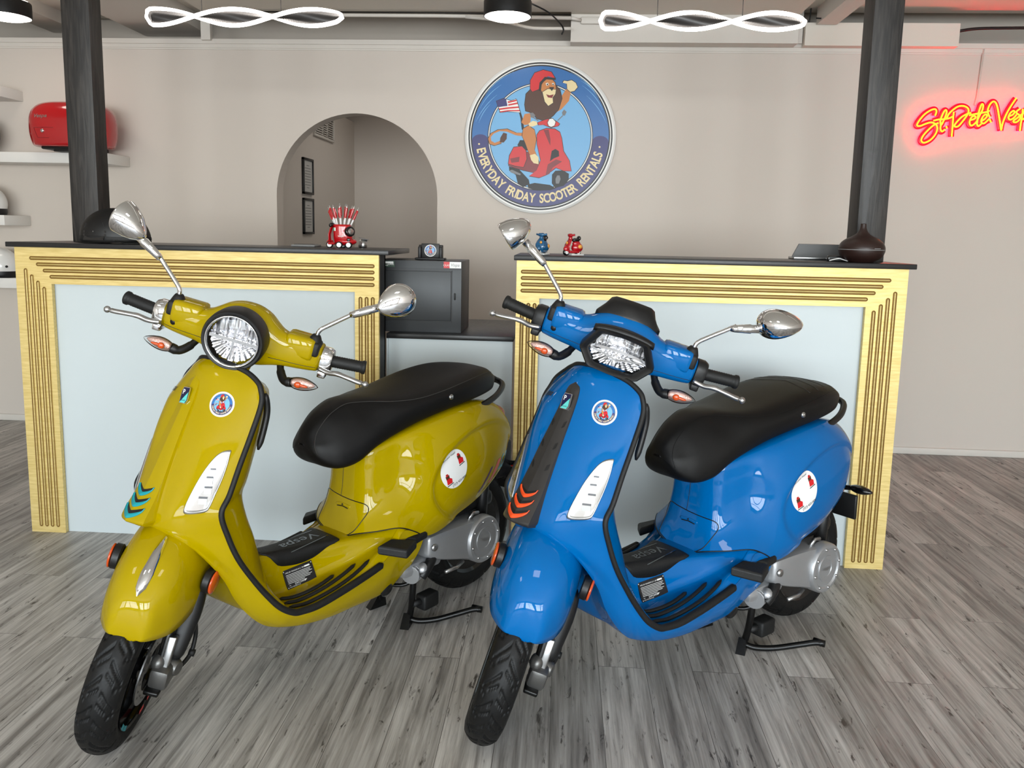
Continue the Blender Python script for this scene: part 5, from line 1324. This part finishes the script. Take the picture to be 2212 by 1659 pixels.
d.poly(mb,[(-.055,.016),(.05,.022),(.04,.040),(-.05,.036)],2,.001); B_(mb,'helmet_vents',[M['graphite'],M['alu'],mat('helmet_mesh',(30,30,31),.8,noise=(900,.1,.6))],sh,label='grey vent strips')
mb=MB(); mb.tube(crs([(.05,-.09,.012),(.09,-.10,.004),(.13,-.085,.004),(.16,-.06,.006)],12),.006,6,flat=.35); B_(mb,'chin_strap',M['rubber'],root)
# ------------------------------------------------------------------ pen holder shaped like a scooter, with pens
px,py=-.975,3.47
root=empty('pen_holder',(px,py,TL),label='red scooter shaped pen holder on the left counter',cat='pen holder')
mb=MB(); rows=[]
for z,k,xo in ((.022,.70,.0),(.03,.88,.0),(.05,.98,.002),(.075,.95,.0),(.094,.90,-.002),(.104,.92,-.004),(.104,.82,-.004),(.09,.78,-.004),(.06,.75,-.004)):
    rows.append([(xo+.043*k*abs(cos(t))**.8*(1 if cos(t)>0 else -1),.034*k*abs(sin(t))**.8*(1 if sin(t)>0 else -1),z) for t in [2*pi*i/40 for i in range(40)]])
mb.grid(rows,closed=True); mb.sphere((.012,0,.030),(.050,.036,.018),24,10); B_(mb,'holder_body',M['red_gloss'],root)
mb=MB(); rows=[]
for z,w,x in ((.018,.018,-.050),(.03,.030,-.054),(.06,.033,-.056),(.085,.026,-.050),(.098,.014,-.046)):
    rows.append([(x+.010*cos(t)*.5,w*sin(t),z) if 1 else 0 for t in [2*pi*i/20 for i in range(20)]])
mb.grid(rows,closed=True,cap0=True,cap1=True); mb.box(-.062,-.03,-.028,.028,.016,.026,b=.005); mb.sphere((-.058,0,.024),(.016,.014,.016),16,10); B_(mb,'leg_shield',M['red_gloss'],root)
for x,y in ((-.057,-.010),(-.008,-.034),(.032,-.026),(-.008,.030)):
    mb=MB(); Mw=orient((0,-1,0),loc=(x,y,.0150)); mb.lathe([(0,-.006),(.013,-.006),(.015,-.003),(.015,.003),(.013,.006),(.010,.0062)],24,mi=0,M=Mw); mb.lathe([(.0102,.0062),(.004,.0068),(0,.0068)],24,mi=1,M=Mw); B_(mb,'toy_wheel',[M['rubber'],M['white_gloss']],root)
mb=MB(); Mh=orient((.75,-.65,.12),loc=(.033,-.022,.073)); mb.lathe([(0,.012),(.013,.012),(.0135,.014),(.0215,.014),(.0225,.008),(.0215,-.004)],28,M=Mh); h_=B_(mb,'round_lamp',M['black_gloss'],root)
mb=MB(); mb.lathe([(.0135,.0145),(.006,.017),(0,.0175)],24,M=Mh); B_(mb,'lamp_face',M['alu'],h_)
mb=MB(); mb.box(.027,.040,-.038,-.028,.032,.044,b=.002); B_(mb,'grille',M['black_gloss'],root)
mb=MB(); mb.tube([(-.046,-.02,.103),(-.046,.02,.103)],.008,10); mb.sphere((-.048,-.024,.100),.0085,12,8); mb.sphere((-.048,.024,.100),.0085,12,8); B_(mb,'handle_ends',M['black_gloss'],root)
mb=MB(); Mt2=orient((0,-1,0),up=(0,0,1),loc=(.0,-.0345,.05)); add_text(mb,'Vespa',.008,Mt2,0,shear=.2); B_(mb,'holder_script',M['decal_white'],root,smooth=False)
mb=MB(); mb.add([tuple(Mt2@Vector(p)) for p in ((-.034,.026,-.003),(-.029,.026,-.003),(-.029,.040,-.003),(-.034,.040,-.003))],[(0,1,2,3)],1)
mb.add([tuple(Mt2@Vector(p)) for p in ((-.029,.026,-.003),(-.024,.026,-.003),(-.024,.040,-.003),(-.029,.040,-.003))],[(0,1,2,3)],0); B_(mb,'holder_badge',[M['decal_white'],mat('print_green',(40,110,60),.4)],root,smooth=False)
pen0=None
PENS=[(-.050,.02,0),(-.040,.0,.01),(-.022,-.02,.0),(-.012,.02,.014),(-.004,-.012,.0),(.006,.022,.012),(.018,-.01,.004),(.028,.016,.0),(.040,-.004,.008),(.050,.014,.0),(.012,.0,-.012)]
for i,(tx,ty,dz) in enumerate(PENS):
    loc=(px-.004+tx*.28,py+ty*.5,TL+.052+dz*.5); dirv=Vector((tx*1.05,ty*.8,.118)).normalized()
    if pen0 is None:
        r=empty('pen',loc)
        mb=MB(); mb.lathe([(0,.0),(.0042,.002),(.0042,.098),(.0038,.100)],14); B_(mb,'barrel',M['white_gloss'],r,label='white barrel')
        mb=MB(); mb.lathe([(.0046,.080),(.0046,.122),(.0036,.126)],14); mb.box(-.0018,.0018,-.0075,-.0045,.085,.122,b=.0006); B_(mb,'clip_sleeve',M['red_gloss'],r,label='red upper sleeve')
        mb=MB(); mb.lathe([(.0034,.126),(.0034,.129),(.0022,.131),(.0022,.138),(0,.139)],12); B_(mb,'push_button',M['chrome'],r)
        pen0=r
    else:
        r=pen0.copy(); link(r)
        for ch in list(pen0.children): c=ch.copy(); c.parent=r; COL.objects.link(c)
    r.location=loc; r.rotation_euler=dirv.to_track_quat('Z','Y').to_euler(); r.rotation_euler.rotate_axis('Z',i*1.3)
    tag(r,'red and white push button pen standing in the red pen holder','pen','pens in the red pen holder')
mb=MB(); mb.lathe([(0,0),(.018,0),(.020,.003),(.021,.038),(.019,.038),(.017,.01),(0,.01)],28); r=empty('metal_cup',(-.925,3.62,TL+.0005),label='small grey metal cup with lid behind the red pen holder',cat='cup'); B_(mb,'cup_body',M['alu'],r)
mb=MB(); mb.lathe([(0,.003),(.023,.002),(.024,0),(0,0)],28,M=Matrix.Translation((.004,0,.041))@Matrix.Rotation(.22,4,'Y')); B_(mb,'cup_lid',M['grey_plastic'],r)
mb=MB(); mb.box(-.055,.055,-.05,.05,0,.010,b=.003); r=empty('card_tray',(-1.19,3.62,TL+.0005),label='flat grey tray lying on the left counter',cat='tray'); B_(mb,'tray_base',M['grey_plastic'],r)
mb=MB(); mb.box(-.045,.045,-.04,.04,.0085,.0115,b=.001); B_(mb,'tray_inset',M['graphite'],r)
# ------------------------------------------------------------------ ceramic toy scooters
def toy(loc,rz,col,lb):
    m=mat('ceramic_'+('blue' if col[2]>col[0] else 'red'),col,.14,coat=.8,noise=(90,.05,0))
    root=empty('toy_scooter',loc,rz,label=lb,cat='toy scooter',group='ceramic toy scooters')
    mb=MB(); mb.sphere((-.022,0,.034),(.028,.019,.022),24,14); mb.sphere((-.018,0,.050),(.020,.013,.014),20,12)
    mb.box(-.03,.026,-.013,.013,.010,.022,b=.005)
    rows=[]
    for z,w,x in ((.014,.012,.024),(.028,.019,.030),(.046,.021,.028),(.060,.017,.020),(.070,.010,.015)): rows.append([(x+.006*cos(t),w*sin(t),z) for t in [2*pi*i/20 for i in range(20)]])
    mb.grid(rows,closed=True,cap0=True,cap1=True); mb.sphere((.033,0,.028),(.014,.011,.014),18,12)
    mb.tube([(.015,0,.064),(.012,0,.082)],[.009,.008],12); mb.tube(crs([(.008,-.024,.088),(.013,-.012,.086),(.016,0,.086),(.013,.012,.086),(.008,.024,.088)],14),[.0045]*4+[.0075]*6+[.0045]*4,10)
    B_(mb,'toy_body',m,root)
    mb=MB(); mb.sphere((-.014,0,.066),(.021,.012,.009),20,12); mb.sphere((-.030,0,.074),(.008,.012,.010),14,10); B_(mb,'toy_seat',M['black_gloss'],root)
    for x in (.034,-.026):
        mb=MB(); Mw=orient((0,1,0),loc=(x,0,.0143)); mb.lathe([(0,-.007),(.010,-.0072),(.0143,-.004),(.0143,.004),(.010,.0072),(0,.007)],24,M=Mw); w=B_(mb,'toy_wheel',M['black_gloss'],root)
        mb=MB(); 
        for q in (-1,1): mb.lathe([(.0085,.0074),(0,.0082)],18,M=orient((0,q,0),loc=(x,0,.0143)))
        B_(mb,'wheel_disc',M['white_gloss'],w)
    ms=mat('toy_spot',(214,150,60),.3,coat=.5)
    mb=MB(); mb.sphere((.036,.008,.054),(.004,.006,.006),12,8); B_(mb,'painted_spot',ms,root,label='orange painted spot')
    mb=MB(); mb.sphere((-.026,.0165,.038),(.011,.006,.009),14,10); B_(mb,'painted_spot',ms,root,label='orange painted spot')
    mb=MB(); mb.box(-.05,.012,-.012,.014,.0003,.007,b=.001); B_(mb,'toy_base',M['white_gloss'],root)
toy((-.094,3.43,TR+.0004),radians(-112),(24,84,124),'blue ceramic toy scooter on the right counter behind the blue scooter mirror')
toy((.036,3.43,TR+.0004),radians(-146),(168,14,26),'red ceramic toy scooter on the right counter')
# ------------------------------------------------------------------ diffuser, its mist, laptop
root=empty('aroma_diffuser',(1.238,3.42,TR+.0005),label='dark brown onion shaped diffuser on the right counter',cat='diffuser')
mdb=mat('diffuser_wood',(40,24,20),.42,noise=(60,.08,.05))
prof=[(.052,.004),(.070,.012),(.084,.026),(.0905,.044),(.0912,.051)]
mb=MB(); mb.lathe([(0,.0),(.05,.0)]+prof,56); lower=B_(mb,'water_base',mdb,root)
P=[(.0912,.0535),(.090,.064),(.082,.081),(.064,.096),(.042,.107),(.024,.120),(.0145,.136),(.0115,.152),(.0110,.158),(.008,.158),(.007,.14)]
mb=MB(); mb.lathe([tuple(p)[:2] for p in cr([(a,b,0) for a,b in P],40)],56); B_(mb,'upper_cover',mdb,root)
mb=MB(); mb.lathe([(.0900,.0505),(.0918,.051),(.0918,.0535),(.0900,.054)],56); B_(mb,'seam_band',M['grey_plastic'],root)
mb=MB(); mb.add([tuple(orient((.35,-.93,.12),loc=(.0325,-.0862,.058))@Vector(p)) for p in ((-.016,-.0012,.001),(.014,-.0012,.001),(.014,.0012,.001),(-.016,.0012,.001))],[(0,1,2,3)]); B_(mb,'maker_mark',M['grey_plastic'],root,smooth=False)
m,nt,p=_nt('mist'); nt.nodes.remove(p); out=nt.nodes['Material Output']
v_=nt.nodes.new('ShaderNodeVolumePrincipled'); v_.inputs['Color'].default_value=(.9,.9,.92,1); v_.inputs['Density'].default_value=6.5
tc=nt.nodes.new('ShaderNodeTexCoord'); sp=nt.nodes.new('ShaderNodeSeparateXYZ'); nt.links.new(tc.outputs['Object'],sp.inputs[0])
mr=nt.nodes.new('ShaderNodeMapRange'); mr.inputs['From Min'].default_value=0; mr.inputs['From Max'].default_value=.30; mr.inputs['To Min'].default_value=26; mr.inputs['To Max'].default_value=0; nt.links.new(sp.outputs[2],mr.inputs[0]); nt.links.new(mr.outputs[0],v_.inputs['Density']); nt.links.new(v_.outputs[0],out.inputs['Volume'])
mb=MB(); mb.lathe([(0,0),(.008,0),(.0105,.05),(.014,.14),(.022,.24),(.03,.30),(0,.302)],24); o=B_(mb,'mist_plume',m,None,label='thin plume of white mist rising from the diffuser',cat='mist',kind='stuff'); o.location=(1.238,3.42,TR+.160); o.rotation_euler=(0,radians(1.2),0)
root=empty('laptop',(1.13,3.68,TR+.0005),label='open silver laptop behind the diffuser on the right counter',cat='laptop')
mb=MB(); mb.box(-.10,.20,-.02,.07,0,.012,b=.003); B_(mb,'laptop_base',M['alu'],root)
mb=MB(); mb.add([(-.108,-.02,.010),(.20,-.02,.010),(.192,-.055,.068),(-.090,-.055,.068),(-.108,-.012,.012),(.20,-.012,.012),(.192,-.047,.070),(-.090,-.047,.070)],[(0,1,2,3),(7,6,5,4),(0,1,5,4),(2,3,7,6),(1,2,6,5),(3,0,4,7)]); B_(mb,'laptop_screen',M['grey_plastic'],root,smooth=False)
mb=MB(); mb.box(-.035,.06,-.03,.0,0,.024,b=.004); root=empty('card_reader',(1.145,3.47,TR+.0005),label='small black card reader between laptop and diffuser',cat='card reader'); B_(mb,'reader_body',M['black_gloss'],root)
mb=MB(); mb.box(-.028,.053,-.0312,-.0295,.006,.019); B_(mb,'reader_face',M['black_plastic'],root,smooth=False)
mb=MB(); mb.tube(crs([(1.108,3.415,TR+.004),(1.125,3.41,TR+.010),(1.145,3.405,TR+.014),(1.165,3.41,TR+.009),(1.185,3.42,TR+.004)],18),.0024,6); tag(B_(mb,'white_cable',M['white_gloss']),'short white cable in front of the card reader','cable')
# ------------------------------------------------------------------ things seen through the arch
def frame(z0,z1,lb):
    root=empty('picture_frame',(-2.10,6.425,z0),label=lb,cat='picture frame',group='framed certificates'); h=z1-z0; w=.125
    mb=MB(); t=.018
    for (a,b,c,d_) in ((-w,-w+t,0,h),(w-t,w,0,h),(-w,w,0,t),(-w,w,h-t,h)): mb.box(.0005,.020,a,b,c,d_,b=.002)
    B_(mb,'frame',M['black_frame'],root)
    mb=MB(); mb.box(.0005,.010,-w+t*.8,w-t*.8,t*.8,h-t*.8); pg=B_(mb,'certificate',M['paper'],root,smooth=False)
    mb=MB()
    for k in range(9):
        z=h-.06-.022*k; e=.07 if k not in (0,8) else .03; mb.box(.0099,.0108,-e,e,z,z+.005)
    B_(mb,'certificate_lines',M['print'],pg,smooth=False)
frame(1.672,1.958,'upper black framed certificate on the wall inside the arch'); frame(1.352,1.640,'lower black framed certificate on the wall inside the arch')
root=empty('air_vent',(-2.10,6.88,2.18),label='white louvred air vent high on the wall inside the arch',cat='vent')
mb=MB(); mb.box(.0005,.02,-.28,.28,-.02,.0,b=.003); mb.box(.0005,.02,-.28,.28,.16,.18,b=.003); mb.box(.0005,.02,-.28,-.26,0,.16,b=.003); mb.box(.0005,.02,.26,.28,0,.16,b=.003); mb.box(.0005,.016,-.05,-.03,0,.16); mb.box(.0005,.016,.08,.10,0,.16); B_(mb,'vent_frame',M['trim'],root)
mb=MB(); mb.box(.0004,.004,-.26,.26,0,.16); B_(mb,'vent_recess',M['black_frame'],root,smooth=False)
mb=MB()
for k in range(8): mb.box(.003,.016,-.255,.255,.008+.019*k,.017+.019*k,b=.001)
B_(mb,'vent_louvre',M['trim'],root)
# ------------------------------------------------------------------ scooters
P_YEL=mat('yellow_enamel',(158,136,0),.5,spec=0,coat=.6,coat_rough=.02)
P_BLU=mat('blue_enamel',(0,92,158),.5,spec=0,coat=.6,coat_rough=.02)
make_scooter('scooter',(-.3904,2.9656,0),radians(-124.611),radians(43.93),P_YEL,'yellow scooter with round headlamp in front of the left counter',False)
make_scooter('scooter',(.8542,2.8701,0),radians(-139.242),radians(47.954),P_BLU,'blue scooter with angular headlamp in front of the right counter',True)
# ------------------------------------------------------------------ light
w=bpy.data.worlds.new('World'); SC.world=w; w.use_nodes=True; nt=w.node_tree; bg=nt.nodes['Background']
sky=nt.nodes.new('ShaderNodeTexSky'); sky.sky_type='NISHITA'; sky.sun_disc=False; sky.sun_elevation=radians(48); sky.sun_rotation=radians(150); sky.air_density=1.2; sky.dust_density=1.0
nt.links.new(sky.outputs[0],bg.inputs['Color']); bg.inputs['Strength'].default_value=WORLD
def area(name,loc,rot,sx,sy,power,col,portal=False):
    l=bpy.data.lights.new(name,'AREA'); l.shape='RECTANGLE'; l.size=sx; l.size_y=sy; l.energy=power; l.color=col
    o=bpy.data.objects.new(name,l); o.location=loc; o.rotation_euler=rot; COL.objects.link(o); return o
for i,(a,b) in enumerate(holes):   # daylight entering each street window
    area('window_daylight.%d'%i,((a+b)/2,YF-.14,(WZ0+WZ1)/2),(radians(90),0,0),b-a,WZ1-WZ0,DAY*(b-a)*(.5,.8,1.15,1.15,.9)[i],(.86,.94,1.0))
# added fill lights in the rear room and under the shop ceiling, no fixtures
area('rear_room_fill',(-.8,6.7,2.90),(0,0,0),1.2,.6,REAR,(1,.95,.88))
for k,(lx,ly) in enumerate(((-2.2,.6),(.4,.6))): area('shop_fill.%d'%k,(lx,ly,2.90),(0,0,0),.5,.5,SHOP,(1,.95,.89))  # room_fill
# ------------------------------------------------------------------ camera
R=((0.9976178470729393,0.06568117969469313,0.021085868145913022),(0.029827860719243014,-0.1351031139699261,-0.9903824752692985),(-0.062200722877365645,0.9886521790951268,-0.1367404067713365))
cam=bpy.data.cameras.new('camera'); co=bpy.data.objects.new('camera',cam); COL.objects.link(co)
cam.sensor_width=36; cam.sensor_fit='HORIZONTAL'; cam.lens=27.8742; cam.shift_x=-.0001; cam.shift_y=-90.41/2212; cam.clip_start=.05
m=Matrix(((R[0][0],-R[1][0],-R[2][0],0),(R[0][1],-R[1][1],-R[2][1],0),(R[0][2],-R[1][2],-R[2][2],1.39817),(0,0,0,1))); co.matrix_world=m
SC.camera=co
SC.view_settings.view_transform='Standard'; SC.view_settings.look='None'; SC.view_settings.exposure=EXPO; SC.view_settings.gamma=1; SC.view_settings.use_curve_mapping=False
SC.cycles.max_bounces=10; SC.cycles.diffuse_bounces=5; SC.cycles.glossy_bounces=5; SC.cycles.transmission_bounces=8; SC.cycles.transparent_max_bounces=8; SC.cycles.sample_clamp_indirect=6; SC.cycles.caustics_reflective=False; SC.cycles.caustics_refractive=False
